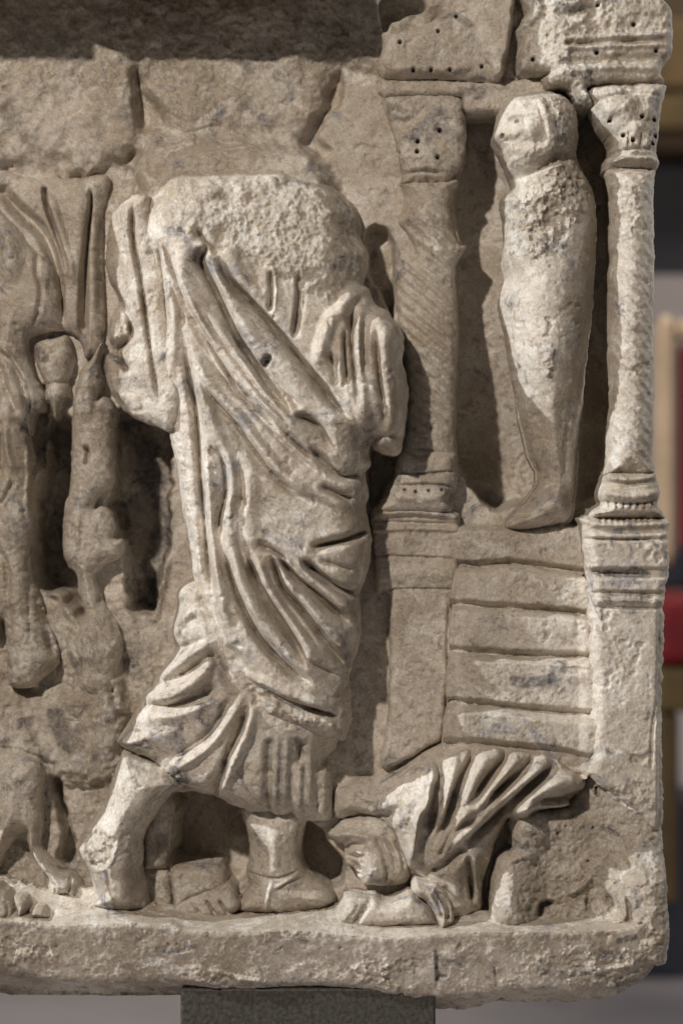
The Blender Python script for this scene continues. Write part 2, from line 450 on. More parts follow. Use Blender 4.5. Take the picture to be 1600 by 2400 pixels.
def build_ledge():
    top = R_('-60,2080 60,2092 130,2108 210,2096 300,2120 360,2140 430,2150 520,2160 640,2158 760,2148 830,2132 900,2158 1000,2160 1060,2166 1120,2150 1180,2154 1260,2160 1330,2160 1390,2158 1440,2150 1500,2130 1558,2100')
    rest = H('1490,600 1492,700 1488,860 1475,930 1400,1000 1250,1080 1080,1112 900,1102 700,1112 650,1132 550,1142 350,1142 200,1112 130,1090') + G('1568,1076 1350,1069 1250,1082 1130,1092 1000,1086 850,1066 800,1061 600,1066 450,1076 300,1066 130,1046 0,1031 -120,1030')
    P = top + rest
    g = grid(*bbox([P]))
    s = Shape(g[0], g[1], P, 3, 3.4)
    U, V = g
    tl = np.interp(U[0], [p[0] for p in top], [p[1] for p in top])
    ft = np.interp(U[0], [0, 120, 200, 300, 400, 430, 620, 700, 900, 1020, 1100, 1200, 1340, 1450, 1560], [2152, 2166, 2164, 2160, 2166, 2178, 2180, 2176, 2196, 2186, 2182, 2182, 2180, 2176, 2150])
    bl = np.interp(U[0], [p[0] for p in rest[::-1]], [p[1] for p in rest[::-1]])
    x = (V - tl[None]) / (ft - tl)[None]
    s.H = 75 + 135 * np.clip(x, 0, 1.0) ** 1.15
    s.H -= 0.36 * np.clip(V - ft[None] - 8, 0, 400) * (1 - 0.3 * sm(U, 1400, 1500))
    s.H -= 55 * sm(V, (bl - 60)[None] + 0 * V, bl[None] + 0 * V) ** 1.6
    s.H -= 26 * sm(U, 1490, 1560) ** 2 * 3
    # broken crust
    m = np.maximum.reduce([s.region(G('0,780 200,800 260,860 120,900 0,880')), s.region(G('900,930 1240,990 1150,1050 1000,1030'), 18),
        s.region(H('30,900 300,880 320,960 200,1010 60,980')), s.region(H('900,850 1420,830 1480,960 1250,1080 1150,1020 900,950')), s.region(G('1230,740 1568,640 1568,760 1300,790')) * 0.8])
    base = 0.35 + 0.3 * sm(V, 2230, 2300)
    s.rough(np.maximum(m * 0.9, base * 0.4), 14, 26, 60)
    s.ridge(H('980,960 1100,940 1200,930 1350,900'), 12, 9).ridge(G('980,930 1100,970 1230,995'), 9, 10).groove(H('1200,1010 1300,960 1440,880'), 16, 12)
    s.dots(R_('386,2232'), 4, 4)
    s.stain(H('430,840 435,900 440,980'), 7, 1.0).stain(H('440,960 480,960'), 5, 0.8).stain(H('480,900 560,880'), 14, 0.45).stain(H('700,920 706,960 710,1010'), 4, 1.0)
    s.stain(H('1180,850 1260,860'), 16, 0.7).stain(H('1270,790 1340,770'), 10, 0.75).stain(H('1280,1010 1320,1000'), 12, 0.5).stain(H('930,940 1050,950 1150,930'), 9, 0.5).stain(G('0,920 80,950 150,990'), 26, 0.4).stain(G('560,910 640,930'), 10, 0.4).stain(G('620,1040 900,1045 1000,1060'), 10, 0.35)
    carve('base_ledge', [s], -560, SARC, 'rough chipped ledge along the foot of the relief', hm=190, undul=7, fine=1.25)

# ------------------------------------------------------------------ architecture on the right
def build_cornice():
    lo = B('185,330 210,340 400,335 700,350 960,330 1000,400 1040,420 1090,465 1100,490 760,505 700,500 580,500 560,440 510,420 200,425')
    hi = B('190,335 188,200 220,135 300,112 400,82 470,40 600,10 640,-60 720,-60 790,-60 785,60 765,240 740,330 705,360 480,345')
    ch = B('640,0 660,-60 792,-60 788,40 770,200 748,270 740,330 700,345 690,300 640,240 630,100')
    rt = B('805,130 830,105 855,40 860,-60 1400,-60 1470,0 1505,35 1516,80 1518,230 1500,275 1468,305 1466,345 1478,380 1400,402 1150,402 1140,440 1150,490 1085,462 1040,405 950,385 930,350 955,328 820,322 820,200')
    g = grid(*bbox([lo, hi, rt]))
    a = shape(lo, 36, 70, 16, grd=g)
    b = shape(hi, 52, 98, 30, grd=g); b.rough(0.6 + 0 * g[0], 8, 30, 61)
    b.ridge(B('210,320 330,300 480,310 640,290'), 14, 12)
    b.dots(B('330,310 413,310 500,310 446,130 530,62 648,294 270,180'), 4.8, 26)
    c = shape(ch, 85, 112, 8, grd=g)
    d = shape(rt, 120, 185, 22, grd=g)
    d.H -= 26 * sm(g[1], 175, 160) * sm(g[1], 120, 140) * 0
    d.ridge(B('990,200 1150,190 1300,185 1480,180'), 10, 12, taper=0.05).ridge(B('1000,240 1200,235 1490,225'), 8, 10, taper=0.05).groove(B('1000,300 1200,290 1470,280'), 14, 14, taper=0.05).groove(B('1000,218 1200,212 1490,205'), 5, 6, taper=0.05).ridge(B('1020,345 1200,330 1460,330'), 12, 10, taper=0.05)
    lf = sm(g[0], 1320, 1240); d.H -= 55 * lf
    d.groove(B('960,60 1040,80 1130,50 1150,110'), 22, 30)
    d.ridge(B('880,0 890,60 830,110'), 22, 20)
    d.rough(0.85 * sm(g[0], 1500, 1300) + 0.45, 13, 26, 62)
    d.dots(B('1168,40 1162,258 1432,250 1330,130 880,272 800,290'), 5.2, 30)
    d.stain(B('1000,40 1050,70'), 14, 0.5).stain(B('1500,250'+' 1510,240'), 8, 0.6)
    a.stain(B('560,400 640,420'), 16, 0.4); b.stain(B('500,40 590,100'), 12, 0.5)
    e = shape(B('690,-60 870,-60 850,120 830,360 690,380'), 20, 44, 14, grd=g); e.rough(0.7 + 0 * g[0], 14, 26, 163)
    for s in (a, b, c, d): s.blur(1.2)
    a.rough(0.4 + 0 * g[0], 6, 30, 63)
    carve('cornice', [a, b, c, d, e], -100, SARC, 'broken drilled cornice blocks across the top right corner', hm=130)

def spiral(s, u0, u1, v0, v1, n, drop, r, amp, wl=1.0):
    """twisted fluting: slanting grooves wrapped round a shaft"""
    for i in range(n + 3):
        y = v0 + (v1 - v0) * (i - 1.5) / n
        pts = []
        for k in range(7):
            t = k / 6; ph = (t - 0.5) * math.pi * 0.96
            x = (u0 + u1) / 2 + (u1 - u0) / 2 * math.sin(ph)
            pts.append((x, y + drop * (t - 0.5)))
        f = s.field(pts, r, amp, 'r', 0.0)
        s.H = s.H - f * sm(s.V, v0 - 10, v0 + 15) * sm(s.V, v1 + 10, v1 - 15)

def build_right_column():
    root = bpy.data.objects.new('twisted_column', None); COL.objects.link(root); root.parent = SARC; root.empty_display_size = 0.05
    root['label'] = 'pale twisted column standing clear of the wall at the right edge'
    P = B('1150,388 1150,475 1168,520 1190,565 1232,622 1245,700 1222,716 1218,745 1226,778 1340,790 1440,782 1464,745 1452,690 1462,640 1466,580 1482,470 1494,412 1470,370')
    s = shape(P, 110, 205, 55)
    U, V = s.U, s.V
    for (x, y, r, a) in ((1300, 500, 26, 26), (1225, 520, 20, 16), (1400, 520, 22, 18), (1260, 590, 18, 14), (1350, 600, 20, 14), (1430, 590, 16, 12), (1240, 430, 30, 18), (1420, 430, 30, 20), (1300, 650, 20, 12), (1400, 660, 18, 12)):
        cx, cy = 800 + x / 1.96, y / 1.96; s.H += a * np.exp(-(((U - cx) / r) ** 2 + ((V - cy) / r) ** 2) * 1.2)
    s.groove(B('1170,470 1300,440 1480,450'), 9, 12).groove(B('1230,705 1330,690 1450,690'), 7, 14, taper=0.02).ridge(B('1222,745 1330,735 1460,742'), (10), 16, taper=0.0)
    s.groove(B('1265,610 1270,690'), 5, 9).groove(B('1310,610 1310,690'), 5, 9).groove(B('1370,610 1365,690'), 5, 9).groove(B('1410,610 1405,690'), 5, 9)
    s.dots(B('1230,556 1330,652 1290,628 1425,660 1430,552 1440,622 1372,545'), 5.4, 36)
    s.rough(0.75 + 0 * U, 9, 20, 64); s.blur(1.0)
    carve('capital', [s], 20, root, hm=170, undul=2)
    P = B('1226,765 1238,900 1234,1100 1238,1180') + Dv('1230,100 1228,300 1232,500 1236,690 1226,780 1221,860 1217,960 1210,1010 1320,1015 1445,1010 1436,930 1440,800 1444,600 1441,300 1446,60') + B('1443,1000 1441,830 1440,765')
    s = shape(P, 118, 205, 56)
    spiral(s, 1424, 1542, 560, 1100, 17, 165, 13, 5.5)
    spiral(s, 1424, 1542, 400, 560, 5, 165, 13, 4)
    s.rough(s.region(R_('1440,440 1500,430 1510,520 1450,560 1430,500')) * 0.9 + 0.25, 8, 22, 65)
    s.ridge(Dv('1290,960 1330,1000 1420,985'), 12, 6)
    s.blur(1.2)
    carve('shaft', [s], 100, root, hm=170, back=118, undul=3)
    P = Dv('1214,1000 1198,1035 1182,1085 1186,1120 1192,1142 1150,1165 1140,1200 1200,1215 1485,1215 1492,1195 1462,1140 1468,1085 1452,1010 1440,985 1330,975 1225,985')
    s = shape(P, 110, 205, 40)
    s.ridge(Dv('1190,1085 1320,1105 1465,1085'), 15, 16, taper=0.02).groove(Dv('1200,1040 1320,1050 1455,1035'), 9, 12, taper=0.02).ridge(Dv('1205,1015 1320,1025 1448,1008'), 9, 8, taper=0.02)
    s.groove(Dv('1190,1128 1320,1140 1462,1128'), 7, 14, taper=0.02)
    for i in range(8):
        x = 1225 + i * 32; s.groove(Dv(f'{x},1125 {x+2},1165'), 5, 12)
    s.groove(Dv('1150,1190 1320,1200 1480,1188'), 7, 8, taper=0.02)
    s.rough(0.4 + 0 * s.U, 7, 22, 66); s.blur(1.1)
    carve('base', [s], 40, root, hm=170)

def build_pier():
    P = F('1120,20 1108,60 1108,120 1122,210 1132,300 1142,450 1146,600 1152,900 1142,1176') + H('1132,20 1180,85 1262,135 1372,232 1420,295 1486,310 1482,60') + F('1485,1100 1480,900 1491,600 1488,380 1506,280 1502,130 1490,20')
    s = shape(P, 120, 178, 26, wob=2.6); U, V = s.U, s.V
    s.H -= 62 * sm(V - 0.5 * (U - 1380), 1800, 1925)
    s.ridge(F('1125,50 1300,60 1490,50'), 14, 14, taper=0.02).ridge(F('1120,108 1300,112 1495,105'), 9, 10, taper=0.02).groove(F('1125,122 1300,128 1410,125'), 4, 8, taper=0.02)
    for i in range(9):
        x = 1190 + i * 27; s.groove(F(f'{x},12 {x},52'), 6, 12)
    band = sm(V, 1262, 1272) * sm(V, 1336, 1326); s.H += 14 * band
    s.groove(F('1140,278 1250,280 1350,285 1420,292'), 10, 14, taper=0.05); m = s.region(F('1150,262 1360,268 1360,300 1150,296'), 6, 5); s.rough(m * 0.9, 10, 16, 67)
    s.H += 10 * sm(V, 1352, 1358) * sm(V, 1392, 1384); s.groove(F('1150,365 1300,368 1480,370'), 8, 8, taper=0.02).groove(F('1150,435 1300,440 1480,442'), 6, 10, taper=0.02).ridge(F('1150,405 1300,405 1490,405'), 12, 8, taper=0.02)
    s.H -= 22 * sm(U, 1536, 1546) * sm(V, 1415, 1430); s.groove(F('1452,450 1450,800 1425,1000 1418,1176'), 6, 9, taper=0.03)
    s.rough(s.region(F('1200,650 1300,560 1300,760 1240,850'), 10) * 0.35 + s.region(H('1240,100 1400,100 1420,290 1330,230'), 12) * 0.8 + 0.12, 8, 22, 68)
    s.stain(F('1200,390 1440,410'), 10, 0.35).stain(F('1440,620 1430,800'), 8, 0.35)
    s.blur(1.1)
    carve('pier', [s], -120, SARC, 'smooth pale pier with moulded top below the twisted column', hm=165, undul=4)

def build_steps():
    L_ = ['500,40 560,30 760,34 1000,30 1112,30', '530,252 640,255 770,240 900,255 1100,285', '515,432 650,440 800,450 1000,462 1135,480', '500,642 600,650 760,660 1000,668 1140,672', '488,880 600,885 800,905 1000,925 1145,935', '470,1060 600,1060 800,1080 1000,1100 1120,1130']
    hs = [70, 94, 116, 136, 156]
    root = bpy.data.objects.new('stairway', None); COL.objects.link(root); root.parent = SARC; root.empty_display_size = 0.05
    for i in range(5):
        t, bt = F(L_[i]), F(L_[i + 1])
        bt2 = [(x, y + (12 if i < 4 else 46)) for x, y in bt]
        P = t + [(t[-1][0] + 14, (t[-1][1] + bt[-1][1]) / 2)] + bt2[::-1]
        g = grid(*bbox([P])); s = Shape(g[0], g[1], P, 3, 1.4, 3 + i)
        tl = np.interp(g[0][0], [p[0] for p in t], [p[1] for p in t])
        bl = np.interp(g[0][0], [p[0] for p in bt], [p[1] for p in bt])
        y = g[1] - tl[None] + 2.5 * fbm(g[0], g[1], 40, 3, 80 + i)
        s.H = hs[i] - (46 if i else 150) * (1 - np.clip(y / (19 if i else 34), 0, 1)) ** 2.0 - 8 * sm(y, 24, 100) - 26 * sm(y, (bl - tl)[None] - 20, (bl - tl)[None] - 1)
        s.H += 10 * sm(g[0], 1350, 1374) - 12 * sm(g[0], 1085, 1066)
        s.rough(0.15 + s.region(F('850,360 1120,380 1100,460 850,440'), 20) * 0.4 + s.region(F('660,120 800,130 780,240 660,230'), 20) * 0.4, 7, 24, 69 + i)
        if i == 3: s.stain(F('790,770 850,780 960,760'), 16, 0.75)
        if i == 2: s.stain(F('700,480 760,520'), 20, 0.4)
        s.blur(0.8)
        carve('step', [s], -80, root, hm=100, seed=20 + i)

def build_left_column():
    root = bpy.data.objects.new('twisted_column', None); COL.objects.link(root); root.parent = SARC; root.empty_display_size = 0.05
    root['label'] = 'worn twisted column in low relief behind the robed figure'
    P = B('198,415 202,520 240,620 262,740 280,800 285,850 480,850 520,800 548,770 572,690 578,560 574,505 520,415')
    s = shape(P, 20, 72, 50); U, V = s.U, s.V
    s.rough(0.7 + 0 * U, 15, 34, 70)
    s.ridge(B('285,780 380,770 480,785'), 9, 10).groove(B('285,800 390,790 470,800'), 7, 8).groove(B('205,540 300,560 400,490'), 14, 10)
    s.dots(B('450,603 347,698 440,726 350,650 262,700'), 5.2, 30); s.stain(B('230,500 290,530'), 20, 0.55).stain(B('440,590 520,620'), 16, 0.4)
    s.blur(1.4); carve('capital', [s], -100, root, hm=60)
    P = B('275,820 285,900 262,1010 290,1060 340,1160') + Dv('250,20 245,150 255,300 275,420 300,600 300,800 260,930 520,960 528,860 527,620 541,350 532,200 526,50 560,-20') + B('578,1120 545,1110 516,1010 514,890 530,815')
    s = shape(P, 8, 74, 62); U, V = s.U, s.V
    spiral(s, 905, 1090, 520, 1010, 17, 230, 12, 9); spiral(s, 925, 1075, 430, 540, 4, 170, 16, 5)
    s.rough(0.45 + 0 * U, 9, 30, 72); s.blur(1.4); carve('shaft', [s], -100, root, hm=50)
    P = Dv('262,915 320,880 420,880 525,900 534,960 534,1040 520,1080 495,1110 505,1180 330,1190 160,1180 215,1085 240,1010')
    s = shape(P, 20, 92, 34)
    s.groove(Dv('245,995 380,1000 530,985'), 6, 12, taper=0.03).groove(Dv('225,1060 380,1050 520,1060'), 7, 14, taper=0.03).ridge(Dv('225,1100 360,1110 500,1100'), 18, 14, taper=0.03)
    s.dots(Dv('290,1075 340,1085 400,1080 460,1075'), 5, 12); s.groove(Dv('290,900 360,930 400,900'), 10, 16)
    s.rough(0.35 + 0 * s.U, 7, 26, 73); s.blur(1.1); carve('base', [s], -100, root, hm=70)
    P = F('148,-20 150,200 160,372 215,380 218,700 210,960 180,1176 300,1140 400,1080 470,1040 480,880 512,620 505,450 530,350 548,200 545,60 500,-10')
    s = shape(P, 20, 54, 16); U, V = s.U, s.V
    s.ridge(F('150,10 330,0 520,20'), 12, 18, taper=0.02).groove(F('150,40 330,50 540,55'), 7, 10, taper=0.02).ridge(F('150,85 330,75 545,85'), 9, 9, taper=0.02).groove(F('150,200 330,205 540,215'), 5, 9, taper=0.02).groove(F('160,360 330,352 530,355'), 5, 10, taper=0.02).ridge(F('150,280 340,285 540,290'), 30, 9, taper=0.02)
    s.groove(F('488,400 492,480 486,620 500,800'), 8, 12); s.rough(0.35 + s.region(F('300,80 380,120 400,320 320,330'), 14) * 0.5 + 0 * U, 8, 28, 74)
    s.groove(F('260,620 330,610'), 3, 4, 'v').groove(F('310,695 400,690'), 3, 4, 'v').blur(1.1)
    carve('pedestal', [s], -100, root, hm=45)

# ------------------------------------------------------------------ figures
def build_standing():
    P = B('782,420 840,402 900,396 990,400 1060,440 1098,500 1100,600 1096,700 1130,780 1172,860 1186,940 1186,1050 1181,1170') + Dv('1176,100 1170,220 1152,380 1140,500 1134,650 1124,780 1112,900 1102,1040 1092,1120') + F('1075,40 1000,72 900,98 830,102 775,95 750,70 772,20') + Dv('850,1120 898,1060 902,1000 872,930 832,780 802,600 772,460 756,330 728,220 742,150 762,90 742,20') + B('756,1110 750,1000 733,915 760,870 790,850 768,780 745,720 715,670 694,630 712,570 722,510 750,450')
    s = shape(P, 40, 205, 88); U, V = s.U, s.V
    # head, neck, hips, knees
    s.H += 16 * np.exp(-(((U - 1265) / 75) ** 2 + ((V - 300) / 75) ** 2)) + 22 * np.exp(-(((U - 1290) / 70) ** 2 + ((V - 720) / 130) ** 2))
    s.H -= 60 * sm(V, 820, 1020)
    s.groove(B('770,790 840,810 940,760 1010,720 1100,700'), 22, 32)
    def lump(x, y, r, a): s.H += a * np.exp(-((U - 800 - x / 1.96) ** 2 + (V - y / 1.96) ** 2) / (r * r))
    lump(790, 572, 15, -20); lump(800, 566, 6, 12); lump(799, 570, 3, -14); lump(845, 628, 24, 20); lump(722, 612, 12, 16); lump(765, 735, 18, 18); lump(732, 680, 8, -16); lump(870, 705, 24, 12); lump(760, 690, 10, 8)
    s.ridge(B('745,545 790,535 850,548'), 8, 7).ridge(B('735,545 712,590 702,630'), 12, 9).groove(B('735,645 770,650 800,690'), 7, 9)
    s.groove(B('890,480 915,580 925,660'), 8, 10).ridge(B('900,450 935,590 955,690'), 20, 10)
    s.groove(B('760,640 800,650 830,620'), 10, 10).dots(B('800,565 740,625'), 7, 8).ridge(B('745,540 720,620 760,650'), 14, 10)
    s.ridge(B('780,690 860,720 960,690'), 24, 12)
    s.groove(Dv('1160,300 1120,500 1080,700'), 24, 8).ridge(Dv('950,600 960,800 950,1050'), 34, 9).groove(Dv('1080,560 1040,800 1030,1040'), 10, 6)
    s.ridge(F('780,60 880,40 980,10'), 26, 14)
    s.groove(Dv('870,850 930,835 980,850'), 6, 4)
    m = np.maximum.reduce([s.region(B('790,850 900,790 1060,770 1150,830 1100,960 1050,1100 990,1180 820,1190 750,1100 740,930'), 14, 16),
        s.region(B('700,600 740,700 770,800 900,790 1010,760 1040,640 960,650 900,700 800,640'), 12, 12) * 0.75,
        s.region(B('960,430 1080,520 1060,640 960,620'), 12) * 0.7, s.region(Dv('930,440 960,440 960,550 925,540'), 8, 8) * 0.8])
    s.rough(m, 26, 30, 75)
    s.rough(0.18 + 0 * U, 8, 22, 76)
    s.stain(Dv('750,190 790,210'), 18, 0.4).stain(B('860,1110 900,1130'), 12, 0.4).stain(Dv('1130,760 1125,900'), 12, 0.3)
    s.blur(1.1)
    carve('standing_figure', [s], -80, SARC, 'short shrouded figure with a worn face, upright in the niche by the column', hm=150, undul=4, back=40)

def build_robed():
    top = A('640,850 660,800 690,755 700,700 720,650 800,640 960,645 1200,655 1340,665 1400,728 1500,780 1568,830') + B('30,862 74,912 96,1000 90,1060 126,1150') + Dv('125,20 120,60 100,110 130,135 160,210 215,240 262,310 292,370 286,480 312,600 302,740 286,850 272,900 220,916 150,882 138,850 130,900 136,960 112,992 118,1050 126,1110 112,1160') + F('132,70 141,130 133,240 96,350 85,390 91,480 86,600 60,700 40,770 45,900 48,960 22,1058')
    hem = E('1568,1070 1450,1052 1350,1022 1260,992 1190,960 1140,882 1110,852 1075,772 1020,692 968,652 955,580 930,510 890,420 875,300 860,180 840,60') + C('815,1100 800,960 770,840 755,770 740,660 715,560 690,420 665,250 640,60') + A('615,1130 612,1000 618,900')
    arm = A('690,900 622,884 590,892 525,940 490,1020 478,1110') + C('474,40 498,120 540,205 520,240 494,290 487,370 512,425 478,450 469,500 488,600 540,680 600,737 690,772 800,800 850,660 830,560 800,420 780,250 760,60') + A('740,1130 700,1000')
    tun = E('900,300 830,330 806,380 800,430 780,540 788,620 760,690 690,780 645,840 620,905 572,990 530,1050 524,1074') + K('1010,560 1050,602 1130,645 1250,695 1340,762 1400,832 1470,880 1568,932') + G('860,106 980,152 1120,212 1200,228 1300,247 1400,266 1500,272 1532,240 1530,120 1515,0') + R_('764,1790 795,1740 780,1600 600,1450 480,1360')
    leg1 = K('1060,610 1020,700 952,880 920,990 862,1120 800,1200 700,1330 640,1428 640,1480 690,1572 742,1672 775,1760 788,1850 730,1950 840,2040 1050,2070 1240,2030 1290,1950 1237,1700 1236,1500 1246,1350 1335,1200 1480,1000 1600,920 1500,780 1200,640')
    leg2 = G('1115,170 1130,330 1139,430 1124,500 1136,560 1102,610 1086,650 1100,696 1250,716 1420,702 1540,650 1510,565 1425,512 1386,450 1381,380 1406,272 1425,180')
    foot = G('800,702 800,662 850,622 900,602 1000,562 1050,550 1085,590 1095,660 1030,712 900,718')
    g = grid(*bbox([top, hem, arm, tun, leg1, leg2])); U, V = g
    # --- body: tunic, legs
    t = shape(tun, 25, 190, 95, grd=g, seed=11)
    t.fold = (1.35, 1.0, 1.8, 1.15)
    t.H -= 30 * sm(U, 600, 760) * sm(V, 1650, 1800)
    for pts, r, a in (('690,775 790,718 880,645 970,590', (12, 22), 26), ('640,850 760,848 850,800 930,740 985,675', (14, 20), 28), ('590,965 700,918 820,908 970,855', (14, 26), 22),
                      ('800,1160 960,1050 1030,960 1092,850', (14, 22), 30), ('1050,1176 1100,1080 1140,1000 1150,900', (12, 18), 30), ('790,600 830,500 900,440', 14, 22), ('800,420 830,370 880,330', 12, 14)):
        t.ridge(E(pts), r, a)
    for pts, r, a in (('730,792 850,735 945,655', 13, 26, ), ('670,885 800,885 920,842 1005,795', 14, 32), ('780,1150 930,1050 1020,940 1085,835', 12, 30), ('1020,1176 1095,1010 1142,890', 10, 34), ('780,625 850,620 940,580', 9, 14), ('960,640 985,660 1010,700 1060,760', 10, 18), ('640,1150 760,1120 880,1040 960,960', 24, 14), ('760,680 800,650 880,600', 8, 12)):
        t.groove(E(pts), r, a)
    t.groove(G('965,150 1000,60 1040,-40'), 12, 34, 'r', 0.05).ridge(G('1000,120 1050,20 1090,-60'), (9, 16), 22).ridge(G('860,95 960,20 1050,-80'), 26, 12)
    for x0, x1 in ((1235, 1232), (1345, 1338), (1462, 1455), (1290, 1285), (1400, 1395)):
        deep = x0 in (1235, 1345, 1462)
        t.groove(E(f'{x0+8},1030 {x0},1176') + G(f'{x1},120 {x1-5},235'), 11 if deep else 7, 20 if deep else 9, 'r', 0.08)
    t.groove(E('1385,1040 1370,1170'), 8, 30, 'v')
    hem_rough = t.region(K('1380,760 1568,680 1620,760 1568,930 1470,880'), 8, 10)
    t.rough(np.maximum(hem_rough, t.region(E('530,1050 620,1000 720,1100 640,1150'), 12) * 0.8), 10, 22, 77)
    t.rough(sm(V, 1740, 1770) * sm(U, 560, 640) * 0.5, 10, 24, 78); t.rough(0.22 + 0 * U, 6, 22, 79)
    t.stain(E('1290,1080 1285,1176'), 14, 0.4).stain(G('1400,30 1400,200'), 10, 0.35).stain(G('1290,20 1290,160'), 10, 0.4).stain(K('1520,760 1568,840'), 16, 0.8).stain(G('790,40 850,60'), 13, 0.75).stain(E('1000,680 1040,780'), 14, 0.4).stain(E('1240,1060 1235,1170'), 10, 0.5).stain(E('1370,1040 1380,1100'), 12, 0.7).stain(G('1240,40 1235,180'), 9, 0.45).stain(G('1340,20 1330,140'), 7, 0.4).stain(E('800,830 900,810 980,790'), 14, 0.3)
    l1 = shape(leg1, 40, 200, 70, grd=g, seed=12)
    l1.H -= 15 * sm(V, 2010, 2060)
    l1.rough(l1.region(K('700,1330 880,1270 1000,1350 1040,1450 980,1580 850,1620 760,1500'), 8, 8), 18, 26, 81)
    l1.H -= 18 * l1.region(K('740,1350 900,1290 1020,1400 960,1560 840,1580'), 8, 6)
    l1.rough(l1.region(K('1080,640 1200,700 1180,1000 1040,1180 960,1100'), 10, 10) * 0.6, 10, 24, 82); l1.rough(0.15 + 0 * U, 6, 20, 83)
    l1.groove(K('1020,1520 1100,1470 1180,1460'), 5, 6).ridge(K('1080,1500 1100,1700 1120,1900'), 26, 10).groove(K('960,1560 960,1700 1000,1850 1080,1950'), 8, 8)
    l2 = shape(leg2, 0, 100, 62, grd=g, seed=13)
    l2.groove(G('1130,500 1250,515 1300,510 1390,480'), 5, 9).ridge(G('1240,540 1230,600 1215,680'), 9, 9).ridge(G('1260,560 1300,540 1380,490'), 7, 6).groove(G('1260,580 1320,540 1400,520'), 5, 7).ridge(G('1250,300 1260,400 1250,480'), 20, 9).groove(G('1110,680 1250,690 1420,680'), 5, 6).stain(G('1160,330 1200,340'), 12, 0.25)
    l2.H -= 20 * sm(V, 2090, 2060) * 0
    ft = shape(foot, 45, 92, 26, grd=g, seed=14)
    for x in (870, 940, 1000): ft.groove(G(f'{x},620 {x+45},690'), 6, 16)
    ft.rough(0.4 + 0 * U, 8, 20, 84)
    for s in (t, l1, l2, ft): s.blur(1.0)
    body = carve('robed_figure', [t, l1, l2, ft], -80, SARC, 'headless striding figure in short tunic and wrapped toga', hm=135, undul=5)
    # --- sleeve
    a = shape(arm, 95, 160, 50, grd=g, p=2.2, seed=15); a.H += 0.55 * (U - 310)
    a.groove(C('500,130 545,200 590,290 605,375'), (14, 8), 40, 'r', 0.1).ridge(C('520,60 570,180 640,330'), 24, 12).ridge(C('525,170 575,260 600,330'), (10, 6), 18).groove(C('600,370 575,400 540,440 590,540'), 12, 30).ridge(C('515,300 520,350 560,370'), 24, 18)
    a.groove(C('480,440 530,470 580,510 600,540'), 8, 20).ridge(C('480,470 500,520 520,600 600,680'), 18, 14)
    a.ridge(C('640,80 660,250 690,420 715,560'), 12, 8)
    a.groove(multi('+A 616,910 612,1000 618,1130 +C 643,60 668,250 693,420 718,560 745,690'), 14, [30, 40, 46, 36, 20], 's', 0.12)
    a.rough(a.region(C('500,280 560,300 580,360 520,420 490,360'), 8, 8) * 0.9 + a.region(C('480,450 560,440 590,520 500,520'), 8, 8) * 0.8 + 0.25, 8, 18, 85)
    a.stain(C('530,470 590,500'), 11, 0.6).stain(C('560,590 680,580 720,640'), 20, 0.5)
    a.blur(1.0)
    carve('sleeve', [a], -60, body, hm=140, undul=4)
    # --- toga
    s = shape(top + hem, 60, 240, 120, grd=g, seed=16); s.fold = (1.6, 0.85, 2.6, 1.5); s.acc = np.zeros(U.shape); s.drill = np.zeros(U.shape)
    s.H += 22 * np.exp(-(((U - 640) / 150) ** 2 + ((V - 1000) / 330) ** 2))
    s.H += 58 * np.exp(-(((U - 905) / 62) ** 2 + ((V - 840) / 150) ** 2))
    s.H += 30 * sm(U, 740, 830) * sm(V, 900, 1000) * sm(V, 1700, 1500)
    # broken-off shoulders slope back to the wall
    slope = np.interp(V[:, 0], [300, 330, 370, 410, 450, 500, 580], [-170, -140, -105, -72, -42, -16, 0])[:, None] + 0 * U
    slope = slope - (70 * sm(U, 745, 860) + 40 * sm(U, 400, 330)) * sm(V, 620, 430)
    slope = slope * (1 - 0.25 * np.exp(-((U - 335) / 40) ** 2)) + 14 * fbm(U, V, 60, 4, 301) * sm(V, 470, 400)
    s.H = s.H + slope
